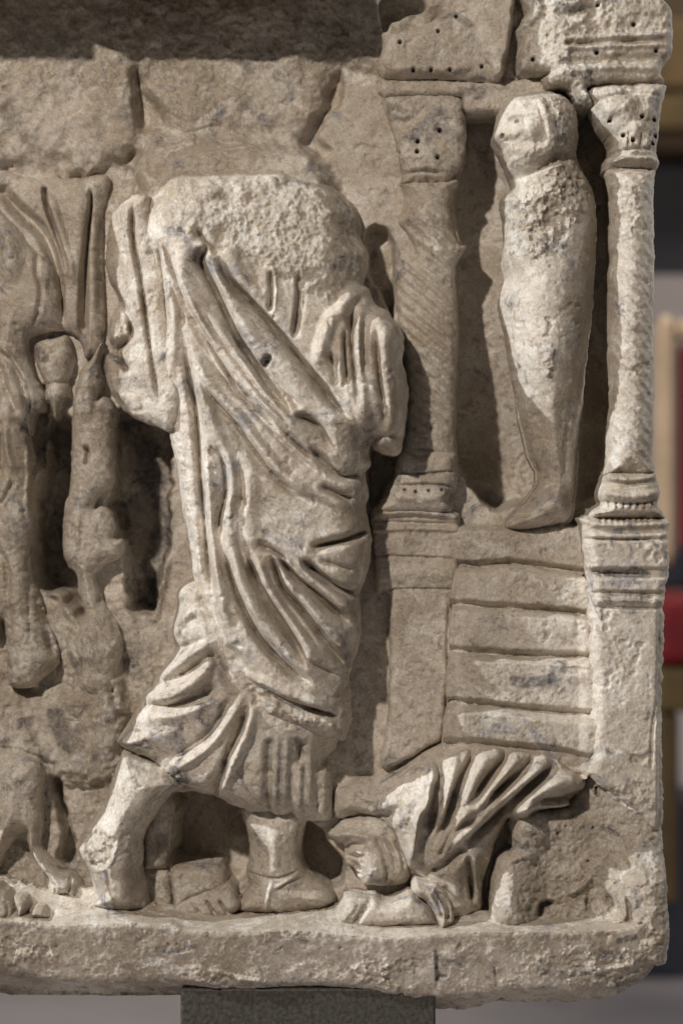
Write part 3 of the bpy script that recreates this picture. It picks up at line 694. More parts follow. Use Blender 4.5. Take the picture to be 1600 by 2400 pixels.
    for pts, r, am in (   # folds that stand proud: (left radius, right radius)
        ('+A 622,880 640,1000 650,1100 +C 662,60 686,180 708,330 720,480 745,620 772,740 800,880 830,1000 850,1160 +E 880,60 900,250 915,370 935,500', (13, 13), [22, 24, 24, 22, 18, 20]),
        ('+A 700,1040 740,1140 +C 772,80 800,230 800,330 788,430 778,560 782,660', 14, 20),
        ('+A 690,1020 730,1080 +C 760,15 830,150 885,265 955,390 1040,545 1130,640 1230,720 1330,835 1420,930', (12, 7), 16),
        ('+A 860,1040 +C 835,80 900,230 980,345 1080,470 1180,600 1290,720 1400,830 1500,920', (24, 22), 26),
        ('+A 905,1040 960,1130 +C 1000,80 1060,200 1120,330 1190,430', (20, 18), 26),
        ('+C 1120,330 1200,430 1290,520 1400,640 1490,720 1568,850', (36, 26), 22),
        ('+C 865,400 890,470 955,580 1000,650 1090,740 1150,830 1210,905 1290,1000 1400,1085 1500,1135', (14, 9), 18),
        ('+C 880,540 960,720 1010,840 1045,960 1060,1100 +E 1060,60 1080,200', (15, 15), 22),
        ('+C 930,880 945,1000 960,1100 +E 955,60 980,200 1005,340 1030,470 1065,600', (15, 14), 30),
        ('+C 1110,640 1250,790 1400,930 1500,1010', (30, 16), 12),
        ('+C 1090,880 1150,1000 1140,1100 +E 1160,120 1200,60', 18, 10),
        ('+E 1150,180 1235,360 1320,480 1400,600 1480,720', (17, 13), 26),
        ('+E 1050,120 1110,320 1190,480 1300,600 1420,720 1500,790', (20, 14), 24),
        ('+E 1262,250 1360,360 1460,470 1568,590 +F 40,660', (13, 12), 20),
        ('+E 1330,200 1440,320 1568,420 +F 60,470', (12, 12), 18),
        ('+E 1020,690 1100,745 1220,790 1340,840 1460,880 1568,920', (14, 20), 16),
        ('+E 1130,870 1260,940 1400,990 1568,1020', (24, 26), 20),
        ('+Dv 150,210 110,230 80,300 65,400 70,560 90,700 150,860', (16, 14), 30),
        ('+Dv 190,240 220,330 215,500 230,650 220,860', (26, 26), 26),
        ('+Dv 90,140 40,190 0,260 +C 1520,300 1480,420 1470,520', (16, 16), 30),
        ('+Dv -10,400 -5,480 -20,560', 8, 12),
        ('+Dv 0,260 20,400 0,600', 14, 14),
        ('+A 1060,1090 +C 1075,30 1125,130 1190,215', (16, 20), 16),
        ('+C 1330,1000 1420,1060 1568,1130 +Dv 60,1160', 18, 14),
        ('+C 1260,60 1270,170 1262,270', (4, 10), 12), ('+C 1385,60 1388,180 1378,280', (4, 8), 12)):
        s.ridge(multi(pts), r, am)
    for pts, r, am in (   # furrows
        ('+A 700,1090 730,1150 +C 738,40 745,150 752,300 752,430', 11, 24),
        ('+A 720,1060 760,1150 +C 805,90 858,225 925,345 995,455 1050,545 1115,642 1225,745 1335,848', (7, 9), 22),
        ('+A 900,1050 955,1135 +C 925,35 985,150 1045,280 1105,400 1175,505 1235,600 1305,690 1355,745', (9, 9), 34),
        ('+A 1000,1150 +C 1045,105 1135,192 1225,292 1335,422 1445,562 1535,682 +Dv 60,770', (7, 10), [16, 34, 40, 40, 34]),
        ('+A 905,1060 950,1120 1010,1176', 9, 26),
        ('+C 1245,75 1250,180 1240,270', (7, 5), 18), ('+C 1375,70 1375,190 1350,390', (8, 5), 20),
        ('+C 840,330 850,440 880,600 900,700 915,900 928,1100 +E 940,40 952,200 970,330 1000,450', (9, 9), [16, 34, 36, 34, 30]),
        ('+C 940,590 1000,680 1085,770 1140,850 1200,930 1280,1030 1390,1110', (8, 8), 18),
        ('+C 990,850 1030,960 1040,1080 +E 1010,30 1010,120', 9, 24), ('+C 1060,560 1180,680 1290,790 1390,890 1480,950', 7, 20),
        ('+E 1135,190 1190,335 1270,465 1340,575 1412,705', 10, 38),
        ('+E 1040,180 1060,290 1100,400 1180,555 1265,655 1365,745 1450,790', 9, 34),
        ('+E 1245,180 1300,350 1380,445 1470,565 1568,685 +F 25,735', 9, 34),
        ('+E 1270,190 1350,292 1440,360 1568,478 +F 55,520', 9, 34),
        ('+E 1390,220 1480,295 1568,352 +F 85,385', 8, 30),
        ('+E 1430,162 1568,132 +F 60,112 130,85', 8, 34),
        ('+C 1350,745 1400,750 1470,790 1500,850 1530,890', 8, 24), ('+C 1420,880 1500,960 1568,1010 +Dv 60,1010 110,1000', 9, 26), ('+C 1480,1060 1568,1100 +Dv 60,1120', 8, 22),
        ('+E 1015,680 1090,765 1205,812 1325,870 1445,905 1568,945', (6, 10), 30),
        ('+Dv 50,240 45,400 60,560 75,720', 8, 26), ('+Dv 160,330 165,500 190,700 200,820', 8, 20), ('+Dv 20,330 15,450 30,600', 7, 22), ('+C 1500,440 1530,500 1545,600', 7, 16),
        ('+C 1300,380 1360,440 1420,510', 7, 12), ('+Dv 140,840 200,830 280,830', 6, 16), ('+E 1190,150 1260,180 1330,230', 8, 16), ('+E 905,380 940,520 980,640', 8, 18)):
        s.groove(multi(pts), r, am)
    s.fold = (1, 1, 1.5, 1.25)
    for pts in ('+C 900,200 970,330 1050,440 1140,560 1240,680 1330,770', '+C 1010,180 1060,290 1130,400', '+C 920,420 1000,530 1090,630 1180,730 1290,850 1400,950 1500,1020', '+C 1000,700 1080,800 1150,900 1230,990 1330,1080 1450,1150',
                '+E 1090,100 1140,260 1220,420 1310,550 1400,660', '+E 1220,230 1290,380 1380,500 1480,630', '+E 1310,200 1400,300 1500,390 1568,430', '+E 1010,180 1060,360 1140,520 1230,640 1340,740', '+C 1010,900 1040,1020 1050,1150',
                '+C 1100,950 1120,1060 1110,1176', '+A 680,1060 700,1130 +C 710,60 715,200 725,350 735,480', '+C 850,560 890,760 905,980', '+E 1470,220 1568,250 +F 60,270', '+E 1350,640 1450,700 1568,760', '+C 1180,470 1290,600 1390,710', '+E 870,60 890,220 910,360 950,520', '+C 780,100 830,250 850,330', '+E 1180,820 1320,880 1450,925', '+Dv 110,260 100,420 110,560', '+Dv 250,330 255,500 265,660'):
        s.groove(multi(pts), 13, 13)
    # hole and crust
    s.H = s.H - s.acc - s.drill * (0.55 + 1.2 * np.clip(fbm(U, V, 60, 3, 331) + 0.3, 0, 1)); s.acc = None; s.fold = (1, 1, 1, 1)
    s.dots(C('1235,480 1225,500'), 11, 20); s.stain(C('1215,480 1250,500'), 16, 0.6)
    s.rough(s.region(A('690,830 820,850 1000,850 1300,800 1500,775 1568,850') + B('70,930 90,1050 60,1150') + C('1568,150 1480,200 1380,170 1240,60 1100,20 1050,-60 900,-90 700,-120'), 12, 14), 5.5, 24, 86)
    s.H += s.region(A('690,830 820,850 1000,850 1300,800 1500,775 1568,850') + B('70,930 90,1050 60,1150') + C('1568,150 1100,20 700,-120')) * 17 * fbm(U, V, 85, 4, 321)
    s.rough(s.region(C('735,130 780,130 780,420 740,420'), 4, 5) * 0.9, 16, 12, 87)
    s.rough(s.region(E('1110,840 1260,880 1568,960 1568,1068 1350,1020 1200,960'), 10, 8) * 0.75, 12, 22, 88)
    s.rough(s.region(C('720,480 760,480 800,680 760,700'), 5, 6) * 0.9, 9, 14, 89)
    s.rough(sm(V, 420, 380) * 0.5, 8, 30, 92)
    crest = np.clip(s.H - blur(s.H, 12 / GS), 0, 14) / 14
    s.rough(np.maximum(crest * sm(fbm(U, V, 90, 3, 93), -0.05, 0.25) * 0.7, 0.1), 6, 18, 94)
    s.ridge(C('1375,120 1380,180'), 6, 10)
    s.stain(C('1120,350 1150,420'), 14, 0.4).stain(A('880,1000 940,1020'), 14, 0.3).stain(C('960,230 1000,330'), 14, 0.25).stain(E('1340,200 1500,320'), 12, 0.35).stain(E('1480,530 1568,560'), 22, 0.35).stain(F('0,600 40,700'), 16, 0.4).stain(C('1250,990 1290,1010'), 7, 0.6).stain(C('1330,820 1420,900 1500,930'), 8, 0.35).stain(C('750,360 752,400'), 5, 0.8)
    s.blur(1.15)
    carve('toga', [s], -60, body, hm=190, undul=5)

VW = dict(A=A, B=B, C=C, Dv=Dv, E=E, F=F, G=G, H=H, I=I, J=J, K=K, L=L)
def multi(txt):
    out = []; f = R_
    for tok in txt.split():
        if tok[0] == '+': f = VW[tok[1:]]
        else: out += f(tok)
    return out

def build_kneeling():
    mant = L('40,370 100,330 150,300 200,285 290,285 400,255 480,200 560,150 680,85 760,72 900,90 1010,95 1120,105 1200,112 1290,130 1330,180 1400,250 1430,310 1410,370 1340,420 1330,450 1180,480 1230,570 1180,620 1000,665 1010,600 990,540 1000,520 940,640 930,700 890,850 870,1000 830,1060 700,1110 660,1120 620,1105 600,1060 480,1120 480,900 440,800 300,560 200,530 40,530')
    hd = L('20,600 60,560 150,510 280,500 400,560 465,680 475,800 440,870 350,885 270,885 210,870 185,830 160,790 125,770 108,740 112,690 100,650 60,640')
    fore = L('100,960 110,925 150,915 210,930 270,930 340,955 420,925 470,905 560,960 610,1040 620,1095 480,1095 260,1108 120,1118 60,1120 60,1020')
    cuff = L('470,900 475,860 500,838 560,850 610,855 660,920 690,980 700,1060 680,1085 650,1112 620,1112 600,1040 550,960 500,935')
    g = grid(*bbox([mant, hd, fore, cuff])); U, V = g
    m = shape(mant, 25, 175, 85, grd=g, seed=21)
    m.fold = (1.25, 1.0, 1.6, 1.1)
    m.H -= 40 * sm(V, 1985, 2080) * sm(U, 1165, 1140)
    m.H -= 52 * sm(U, 970, 880)
    for pts, r, a in (('535,300 560,340 540,410 500,470 478,600 455,790', (12, 13), 46), ('560,180 580,260 545,340', 14, 22), ('660,330 640,420 612,520', (10, 9), 34), ('700,150 680,280 650,360', 14, 20), ('980,115 890,150 830,210 780,320 740,420 700,500', (24, 18), 36), ('1100,125 1030,170 960,240 880,340 800,440 720,480 650,580 615,700', (16, 18), 38), ('1200,150 1150,210 1060,280 960,370 850,470 740,570 640,660', (18, 16), 36), ('1400,300 1290,280 1200,310 1120,370 1050,430 990,490', (26, 18), 44), ('1340,440 1200,430 1090,420 1010,480', (14, 14), 28), ('1220,570 1120,560 1050,540 1010,620', (14, 12), 26), ('800,680 810,800 830,900 850,1020', (14, 14), 24), ('900,660 880,800 850,950', 14, 14), ('740,700 700,800 720,940', 18, 16)):
        m.ridge(L(pts), r, a)
    for pts, r, a in (('600,180 620,260 600,330 580,450 560,600', 11, 34), ('830,100 790,180 730,280 690,400 650,520 590,640', 11, 38), ('740,420 690,520 610,700', 6, 20), ('1010,120 950,200 880,270 790,380', 10, 30), ('1140,160 1060,240 970,310 880,390', 9, 30), ('1270,190 1200,240 1100,320 1000,420 900,510 800,590 760,640', 11, 46), ('1420,350 1300,390 1200,400 1110,400', 10, 34), ('1340,480 1230,500 1100,500', 12, 26), ('770,690 785,800 800,960', 8, 34), ('950,650 910,750 880,900 865,1000', 9, 34), ('760,640 640,740 560,790', 10, 26), ('640,870 700,930 720,960', 9, 12)):
        m.groove(L(pts), r, a)
    m.rough(m.region(L('210,520 240,470 340,390 470,440 460,560 330,600'), 8, 8) * 0.9, 12, 22, 95); m.rough(m.region(L('600,780 660,860 740,940 760,820 780,690 660,740'), 10, 8) * 0.5 + 0.12, 9, 20, 96)
    m.groove(L('70,420 160,400 260,440'), 10, 10).groove(L('60,500 150,470 220,500'), 9, 9).groove(L('250,330 330,350 420,330'), 10, 10).ridge(L('230,480 300,450 360,400'), 12, 10).ridge(L('330,560 400,520 460,450'), 12, 10).groove(L('300,500 360,470 420,400'), 9, 12)
    m.rough(m.region(L('40,400 200,330 460,380 460,560 330,600 60,540'), 10, 8) * 0.6, 10, 28, 195)
    m.ridge(L('290,590 330,620 400,710'), (5, 10), 14).stain(L('480,820 530,825'), 8, 0.6).stain(L('780,820 800,960'), 5, 0.7).stain(L('755,600 775,620'), 6, 0.4)
    m.blur(1.0)
    body = carve('kneeling_figure', [m], -80, SARC, 'veiled figure bowed low to the ground in a pleated mantle', hm=110)
    h = shape(hd, 40, 112, 62, grd=g, seed=22)
    # brow, eye, nose, cheek, mouth, hair line
    h.ridge(L('30,605 110,585 190,590 270,610'), (12, 14), 14).groove(L('112,690 150,650 225,650'), 12, 24).ridge(L('132,694 165,680 205,692'), 8, 15).groove(L('120,716 165,716 205,710'), 6, 13)
    h.ridge(L('70,640 100,700 108,752 130,765'), 11, 14).groove(L('138,735 178,765 195,795'), 10, 16).ridge(L('150,792 190,800'), 6, 6, taper=0.05).groove(L('140,808 200,814'), 6, 17, taper=0.05).ridge(L('165,822 200,832'), 7, 6, taper=0.05)
    h.H += 14 * np.exp(-(((U - 868) / 30) ** 2 + ((V - 2015) / 36) ** 2)) + 10 * np.exp(-(((U - 868) / 26) ** 2 + ((V - 2062) / 18) ** 2))
    h.groove(L('270,590 315,680 340,790 325,860'), 11, 20).groove(L('325,610 370,700 390,800'), 9, 16).groove(L('380,620 420,710 435,800'), 8, 14).groove(L('90,572 180,545 280,560'), 8, 12); h.rough(h.region(L('300,700 430,760 420,880 270,880 250,800'), 10, 8) * 0.7, 10, 20, 97); h.stain(L('260,830 350,860'), 14, 0.45).dots(L('150,708'), 3, 4)
    h.blur(1.0)
    carve('head', [h], -80, body, hm=110)
    f = shape(fore, 100, 165, 30, grd=g, seed=23)
    f.rough(f.region(L('80,980 110,920 250,935 160,1060 80,1120'), 8, 8), 12, 20, 98); f.groove(L('250,940 190,1030 160,1080'), 12, 16); f.blur(1.0)
    carve('forearm', [f], 0, body, hm=150)
    c = shape(cuff, 120, 182, 26, grd=g, seed=24)
    c.groove(L('600,880 650,950 672,1000 655,1080'), 11, 20).groove(L('580,900 620,980 640,1060'), 7, 9).ridge(L('600,860 655,930 690,1000 685,1070'), 6, 10); c.blur(1.0)
    carve('sleeve_cuff', [c], 0, body, hm=165)

def build_corner_block():
    P = H('690,714 684,640 684,580 700,490 732,408 790,380 790,300 840,220 1040,180 1120,90 1150,0 1220,-30 1300,20 1400,120 1480,220 1488,305 1490,450 1494,620 1490,900 1300,860 1000,790 780,760')
    s = shape(P, 60, 138, 48); U, V = s.U, s.V
    s.H += 36 * sm(U, 1250, 1190) - 34 * sm(U, 1230, 1290) + 82 * sm(U, 1370, 1500) * sm(V, 1930, 2080) + 20 * sm(U, 1440, 1530) * sm(V, 1900, 2100)
    s.H += 50 * np.exp(-(((U - 1235) / 85) ** 2 + ((V - 1925) / 50) ** 2)) + 24 * sm(U, 1330, 1500) * sm(V, 2000, 1900)
    s.rough(sm(U, 1160, 1230) * 0.75, 20, 46, 99); s.rough(0.3 + sm(U, 1180, 1260) * 0.4, 9, 18, 100)
    s.groove(H('1060,180 1000,190 830,230'), 14, 14).ridge(H('900,395 820,400 750,430'), 12, 16).groove(H('1180,90 1178,140'), 6, 26).groove(H('915,690 930,640 970,640'), 14, 34, 'r', 0.05).ridge(H('1040,590 1100,550 1160,500'), (6, 8), 18).groove(H('1130,600 1140,680'), 7, 16).ridge(H('1270,560 1290,620 1280,690 1200,725'), (10, 10), 22).groove(H('1220,580 1250,640 1210,690'), 14, 14)
    s.dots(H('995,306 1140,440 1160,282'), 4, 10)
    s.stain(H('1160,100 1180,130'), 8, 0.7).stain(H('1110,180 1060,230'), 22, 0.3).stain(H('920,660 950,640'), 12, 0.7).stain(H('1190,460 1210,440'), 14, 0.35)
    s.blur(1.1)
    carve('corner_rock', [s], -560, SARC, 'rough pitted mass of stone behind the bowed figure', hm=140, fine=1.3, undul=7)

def build_left_figures():
    # hanging cloth
    P = I('-80,60 200,40 620,60 850,20 960,60 900,300 890,700 900,1000 895,1500 740,1640 700,1500 560,1400 300,1420 -80,1400')
    s = shape(P, 20, 62, 60); U, V = s.U, s.V
    s.groove(I('0,150 150,330 380,560 500,900 540,1300'), [24, 26, 22, 18, 10], [40, 60, 56, 50, 30], 'r', 0.04).groove(I('390,140 405,280 470,480 540,680 600,880'), 9, [40, 38, 30, 14], 'r', 0.05).groove(I('790,170 795,300 760,650 735,1000 730,1440'), [7, 9, 11, 16, 18], 44, 'r', 0.04)
    s.ridge(I('430,200 520,480 610,780 640,1000'), 16, 16).ridge(I('700,250 690,600 650,1000'), 22, 14).ridge(I('840,300 820,800 830,1400'), 16, 14).groove(I('560,940 560,1100 560,1350'), 10, 12)
    s.rough(0.25 + 0 * U, 6, 30, 101); s.stain(I('880,470 900,490'), 14, 0.35).stain(I('650,1400 760,1560'), 18, 0.4).blur(1.0)
    carve('hanging_cloth', [s], -80, SARC, 'dim cloth with long slits hanging from the wall at the left', hm=50)
    # cut figure at the left edge
    P = I('-80,250 0,310 90,420 200,520 300,620 390,720 470,860 520,1100 545,1340 500,1370 420,1400 260,1440 240,1560 260,1700 330,1850 380,1980 350,2100 280,2120 240,2300') + J('215,0 245,200 262,420 265,600 285,700 275,950 250,1200 300,1400 340,1500 400,1700 470,1900 500,2080 330,2240 300,2290 60,2270 40,1900 10,1700 -80,1640')
    s = shape(P, 20, 118, 80); U, V = s.U, s.V
    s.ridge(I('20,400 90,600 110,800 60,950'), 38, 26).groove(I('330,720 330,900 370,1050 340,1250 280,1380'), 10, 14).groove(I('200,560 320,700 320,800'), 10, 12).groove(I('0,1560 120,1700 200,1900 270,2150'), 12, 26).groove(I('220,1830 270,2000 240,2120'), 6, 18).ridge(I('-20,1500 150,1700 320,1900'), 14, 14).groove(I('0,1700 60,1900 160,2150') , 14, 22).ridge(J('60,0 90,250 140,400'), 12, 14).groove(J('-20,-100 20,100 10,450'), 8, 22).groove(J('120,480 60,620 0,700'), 12, 22).groove(J('0,1080 60,1200 80,1400 50,1520'), 14, 24).ridge(J('230,100 250,400 240,600 270,900'), 9, 16)
    s.ridge(J('180,700 180,1000 200,1400 160,1700'), 30, 14).groove(J('290,1480 380,1700 430,1900 480,2050'), 12, 30).groove(J('250,1300 260,1600 280,1900'), 8, 10).ridge(J('110,1850 160,1830'), 26, 14)
    s.rough(sm(V, 1200, 1400) * 0.5 + 0.3, 17, 44, 102); s.stain(J('100,850 120,1000'), 24, 0.5).stain(J('80,2080 150,2050'), 14, 0.4).stain(J('330,1800 400,1900'), 18, 0.4).blur(1.0)
    carve('draped_figure', [s], -80, SARC, 'shadowed draped figure cut off by the left edge', hm=80)
    # stump of a hand
    P = I('290,1530 330,1490 450,1460 560,1430 620,1480 645,1600 640,1720 600,1850 610,1980 560,2020 500,2170 470,2170 430,2050 380,2010 385,1870 340,1760 290,1620')
    s = shape(P, 10, 72, 34); s.rough(s.region(I('300,1520 420,1500 480,1620 360,1680'), 8) * 0.8 + 0.25, 9, 24, 103); s.groove(I('390,1870 480,1860 600,1850'), 6, 10).ridge(I('360,1760 500,1700 620,1560'), 26, 8).stain(I('320,1560 400,1640'), 16, 0.7).stain(I('600,1480 620,1600'), 10, 0.5).stain(I('390,1950 420,2000'), 10, 0.5).blur(1.1)
    carve('broken_hand', [s], -80, SARC, hm=50)
    # gnarled trunk
    P = I('895,1480 780,1640 690,1740 660,1850 630,1980 620,2130 612,2352') + J('612,150 622,300 600,480 575,650 548,800 534,950 536,1090 560,1180 640,1270 680,1400 705,1520 735,1640 720,1700 670,1780 640,1900 680,2060 670,2200 650,2300 820,2380 960,2300 1010,2150 1060,1900 1000,1700 900,1560 860,1400 840,1290 930,1200 1050,1140 1075,990 985,970 1000,860 940,720 870,690 820,720 830,640 900,590 955,540 985,450 990,300 985,100 990,-100') + I('1000,2080 960,2000 900,1950 905,1880 870,1700')
    s = shape(P, 30, 108, 50); U, V = s.U, s.V
    s.groove(J('755,180 775,230 760,340'), 10, 26, 'r', 0.1).groove(I('710,1900 705,2000 690,2080'), 10, 14).groove(I('890,1850 870,1950 840,2020'), 12, 34).ridge(I('760,1800 780,2000 760,2200'), 18, 14).groove(J('640,850 660,1000 665,1080'), 8, 14).ridge(J('680,800 690,950 670,1080'), 12, 12).groove(J('860,1300 880,1420 870,1560'), 10, 22).groove(J('880,580 850,620'), 10, 24).ridge(J('760,1700 800,1900 780,2050'), 40, 16).groove(J('960,1620 1000,1780 1100,2000'), 8, 16)
    s.rough(0.6 + 0 * U, 20, 50, 104); s.stain(J('850,1310 870,1500'), 12, 0.6).stain(I('890,2080 960,2130'), 12, 0.4).stain(J('1010,720 1050,900'), 14, 0.8).stain(J('640,2000 700,2080'), 12, 0.4).blur(1.0)
    carve('gnarled_trunk', [s], -100, SARC, 'knotty tree trunk carved between two dark hollows', hm=80)
    # small nude figure at the lower left
    P = K('-80,560 60,570 220,610 320,660 375,740 375,850 370,950 350,1060 355,1200 345,1350 335,1430 380,1500 470,1590 530,1640 640,1690 690,1740 740,1850 690,1960 640,1990 590,1950 560,1900 470,1920 420,1880 390,1800 400,1740 330,1660 260,1540 210,1420 195,1350 120,1400 40,1500 0,1590 -80,1620')
    s = shape(P, 10, 128, 75); U, V = s.U, s.V
    s.groove(K('90,1300 190,1330 260,1280'), 16, 14).ridge(K('250,1350 330,1500 480,1700 600,1850'), 22, 12).groove(K('470,1750 490,1800 480,1850'), 6, 14).groove(K('600,1700 620,1780 600,1830'), 6, 18).dots(K('530,1870 665,1885'), 6, 14).ridge(K('600,1920 650,1960'), 14, 14).groove(K('180,1000 200,1200 190,1320'), 26, 10)
    s.rough(0.4 + 0 * U, 12, 44, 105); s.stain(K('600,1780 610,1800'), 8, 0.5).stain(K('650,1800 680,1860'), 10, 0.5).blur(1.0)
    carve('small_nude_figure', [s], -80, SARC, 'small unclothed figure with one bent leg, cut by the left edge', hm=90)
    # toes
    g = grid(-30, 2060, 150, 2190)
    toes = []
    for P, h in ((K('-80,1790 0,1800 90,1860 130,1930 140,2060 90,2095 -80,2090'), 205), (K('110,1890 160,1870 230,1890 270,1960 250,2010 200,2060 150,2080'), 205), (K('240,1990 300,1950 380,1960 450,2030 465,2070 400,2080 300,2085 250,2060'), 200)):
        toes.append(shape(P, 130, h, 24, grd=g, wob=1)); toes[-1].rough(0.3 + 0 * g[0], 5, 18, 106)
    toes[0].groove(K('60,1900 80,1990 60,2060'), 6, 10)
    carve('toes', toes, 20, SARC, 'worn toes resting on the ledge at the left', hm=180)
    # stumps behind the striding leg
    P = G('690,170 740,120 795,165 790,300 782,400 762,465 700,475 650,460 655,300 690,240')
    s = shape(P, 0, 52, 24); s.rough(0.5 + 0 * s.U, 10, 28, 107); s.stain(G('740,320 760,420'), 18, 0.5); carve('stone_stump', [s], -90, SARC, hm=40)
    P = G('640,478 770,470 785,560 795,660 780,690 640,660') ; Q = G('780,470 850,450 1000,455 1050,530 1060,560 900,600 820,650 800,660 790,560')
    g = grid(*bbox([P, Q])); a = shape(P, 10, 40, 20, grd=g); b = shape(Q, 10, 62, 22, grd=g)
    for s in (a, b): s.rough(0.5 + 0 * g[0], 9, 28, 108)
    carve('stone_stump', [a, b], -90, SARC, hm=40)

for f in (build_wall, build_extension, build_ledge, build_cornice, build_right_column, build_pier, build_steps, build_left_column,
          build_corner_block, build_standing, build_left_figures, build_kneeling, build_robed):
    f()

# ------------------------------------------------------------------ added overhang, support, room behind
import bmesh
def boxes(name, bl, material, parent=None, bevel=0.0):
    bm = bmesh.new()
    for (x0, y0, z0, x1, y1, z1) in bl:
        vs = [bm.verts.new((x, y, z)) for z in (z0, z1) for y in (y0, y1) for x in (x0, x1)]
        for f in ((0, 2, 3, 1), (4, 5, 7, 6), (0, 1, 5, 4), (2, 6, 7, 3), (0, 4, 6, 2), (1, 3, 7, 5)): bm.faces.new([vs[i] for i in f])
    if bevel: bmesh.ops.bevel(bm, geom=bm.edges[:], offset=bevel, segments=3, affect='EDGES', profile=0.5)
    bmesh.ops.recalc_face_normals(bm, faces=bm.faces)
    me = bpy.data.meshes.new(name); bm.to_mesh(me); bm.free()
    me.materials.append(material)
    o = bpy.data.objects.new(name, me); COL.objects.link(o)
    if parent: o.parent = parent
    return o
def X(u): return (u - 800) * S
def Z(v): return (1200 - v) * S
def stepped_shade_slab():
    # outline from above: unseen slab added for its shadows, front edge stepped to fit
    pl = [(-760, 560), (-760, -450), (-300, -448), (-60, -452), (75, -446), (98, -380), (106, -330), (220, -292), (640, -290), (770, -286), (792, -270), (788, 560)]
    bm = bmesh.new()
    def under(x, y): return Z(38 if y > -295 and x > 200 and y < 0 else (-120 if y > 0 else -30))
    lo = [bm.verts.new((X(x), y * S, under(x, y))) for x, y in pl]
    hi = [bm.verts.new((X(x), y * S, Z(-210))) for x, y in pl]
    n = len(pl)
    bm.faces.new(hi); bm.faces.new(lo[::-1])
    for i in range(n): bm.faces.new([lo[i], lo[(i + 1) % n], hi[(i + 1) % n], hi[i]])
    bmesh.ops.triangulate(bm, faces=bm.faces[:])
    bmesh.ops.recalc_face_normals(bm, faces=bm.faces)
    me = bpy.data.meshes.new('shade_slab'); bm.to_mesh(me); bm.free(); me.materials.append(MARBLE)
    o = bpy.data.objects.new('shade_slab', me); COL.objects.link(o); return o
overhang = stepped_shade_slab()
overhang['label'] = 'unseen overhang added to shade the upper left of the relief'; overhang['category'] = 'overhang'
gran = simple('granite', (0.055, 0.052, 0.042), 0.5, 0, 0.5, 200, 0.0008)
FL = -1.05
gb = boxes('granite_block', [(X(432), -150 * S, FL, X(1015), 500 * S, Z(2290))], gran, None, 0.003)
gb['label'] = 'dark speckled granite block carrying the sarcophagus'; gb['category'] = 'support block'

fl = simple('floor_stone', (0.30, 0.265, 0.255), 0.5, 0, 0.08, 3)
o = boxes('floor', [(-9, -5, FL - 0.1, 9, 9, FL)], fl); o['kind'] = 'structure'
wallm = simple('wall_paint', (0.10, 0.095, 0.095), 0.8, 0, 0.1, 2)
o = boxes('back_wall', [(-9, 6.0, FL, 9, 6.2, 4.5)], wallm); o['kind'] = 'structure'

print('tris', NTRI[0])

# the room behind, far out of focus: a gilded armchair with red upholstery
gilt = simple('gilt_wood', (0.13, 0.085, 0.032), 0.5, 0.2, 0.2, 9)
tan = simple('pale_gilt', (0.50, 0.36, 0.235), 0.45, 0.0, 0.12, 9)
red = simple('red_velvet', (0.17, 0.003, 0.006), 0.75, 0, 0.25, 14)
navy = simple('dark_cloth', (0.022, 0.022, 0.032), 0.8, 0, 0.2, 8)
brown = simple('dark_wood', (0.085, 0.052, 0.02), 0.5, 0, 0.3, 6)
lilac = simple('pale_plaster', (0.36, 0.315, 0.305), 0.8, 0, 0.06, 2)
YB = 2.6
def bx(u): return (u - 800) * S * (D + YB) / D
def bz(v): return (1200 - v) * S * (D + YB) / D

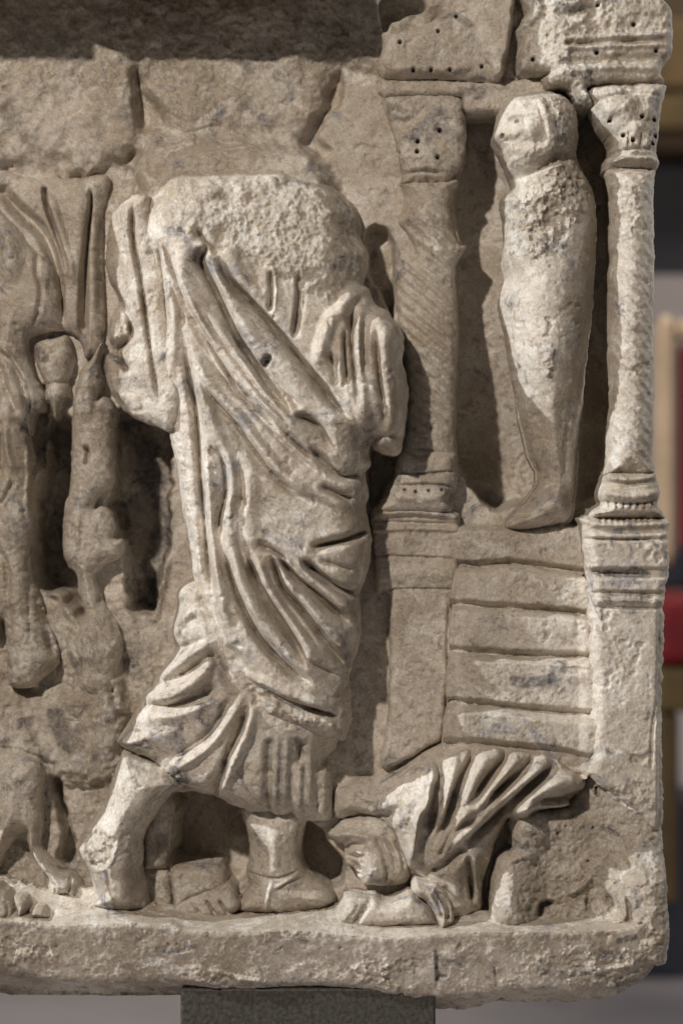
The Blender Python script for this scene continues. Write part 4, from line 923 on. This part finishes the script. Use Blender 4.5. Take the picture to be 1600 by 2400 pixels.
# the chair's near post and its padded back, its seat rail, its leg
def rounded(name, u0, u1, v0, v1, y, dep, material, parent, r=0.02):
    return boxes(name, [(bx(u0), y, bz(v1), bx(u1), y + dep, bz(v0))], material, parent, r)
ch = empty('gilded_armchair', (bx(1640), YB, FL), 'gilded armchair with red velvet seat, blurred behind the right edge', 'armchair')
def cpart(*a):
    o = rounded(*a[:8], None, a[8])
    o.parent = ch; o.matrix_parent_inverse = ch.matrix_world.inverted()
    o.location = (0, 0, 0)
    return o
bpy.context.view_layer.update()
cpart('back_post', 1535, 1588, 735, 1330, YB, 0.07, tan, 0.035)
cpart('back_post', 1935, 1985, 735, 1330, YB, 0.07, tan, 0.035)
cpart('back_pad', 1592, 1930, 800, 1290, YB + 0.01, 0.05, red, 0.02)
cpart('top_rail', 1575, 1945, 745, 795, YB + 0.005, 0.06, tan, 0.02)
cpart('cushion', 1500, 2010, 1390, 1545, YB - 0.25, 0.5, red, 0.03)
cpart('seat_rail', 1505, 2005, 1550, 1650, YB - 0.24, 0.48, gilt, 0.012)
cpart('leg', 1512, 1560, 1652, 2085, YB - 0.22, 0.06, brown, 0.01)
cpart('leg', 1950, 1998, 1652, 2085, YB - 0.22, 0.06, brown, 0.01)
fb = boxes('folded_cloth', [(bx(1560), YB + 0.3, bz(1392), bx(1900), YB + 0.5, bz(1280))], navy, None, 0.02)
fb['label'] = 'dark cloth showing between the chair back and its red seat'; fb['category'] = 'cloth'
pl = boxes('dark_plinth', [(bx(1450), YB + 0.35, FL, bx(2300), YB + 0.8, bz(1930))], navy, None, 0.01)
pl['label'] = 'low dark plinth on the floor behind the chair legs'; pl['category'] = 'plinth'
YW = 4.2
def wx(u): return (u - 800) * S * (D + YW) / D
def wz(v): return (1200 - v) * S * (D + YW) / D
dado = boxes('plaster_dado', [(wx(900), YW, FL + 0.004, wx(2600), YW + 0.1, wz(645))], lilac); dado['kind'] = 'structure'
cab = empty('wooden_cabinet', (wx(1700), YW, wz(345)), 'brown wooden wall cabinet with a gilt rail, far out of focus', 'cabinet')
def kpart(n, u0, u1, v0, v1, dep, m):
    o = boxes(n, [(wx(u0), YW + 0.3 - dep, wz(v1), wx(u1), YW + 0.5, wz(v0))], m, None, 0.006)
    o.parent = cab; o.matrix_parent_inverse = cab.matrix_world.inverted(); return o
bpy.context.view_layer.update()
kpart('carcass', 1250, 2300, -500, 345, 0.25, brown)
kpart('rail', 1240, 2310, 222, 300, 0.29, gilt)
kpart('panel', 1300, 2250, 40, 200, 0.27, gilt)
slate = simple('slate_blue', (0.052, 0.052, 0.062), 0.7, 0, 0.12, 4)
sp = boxes('slate_panel', [(wx(1200), YW + 0.25, wz(645), wx(2400), YW + 0.4, wz(346))], slate); sp['kind'] = 'structure'
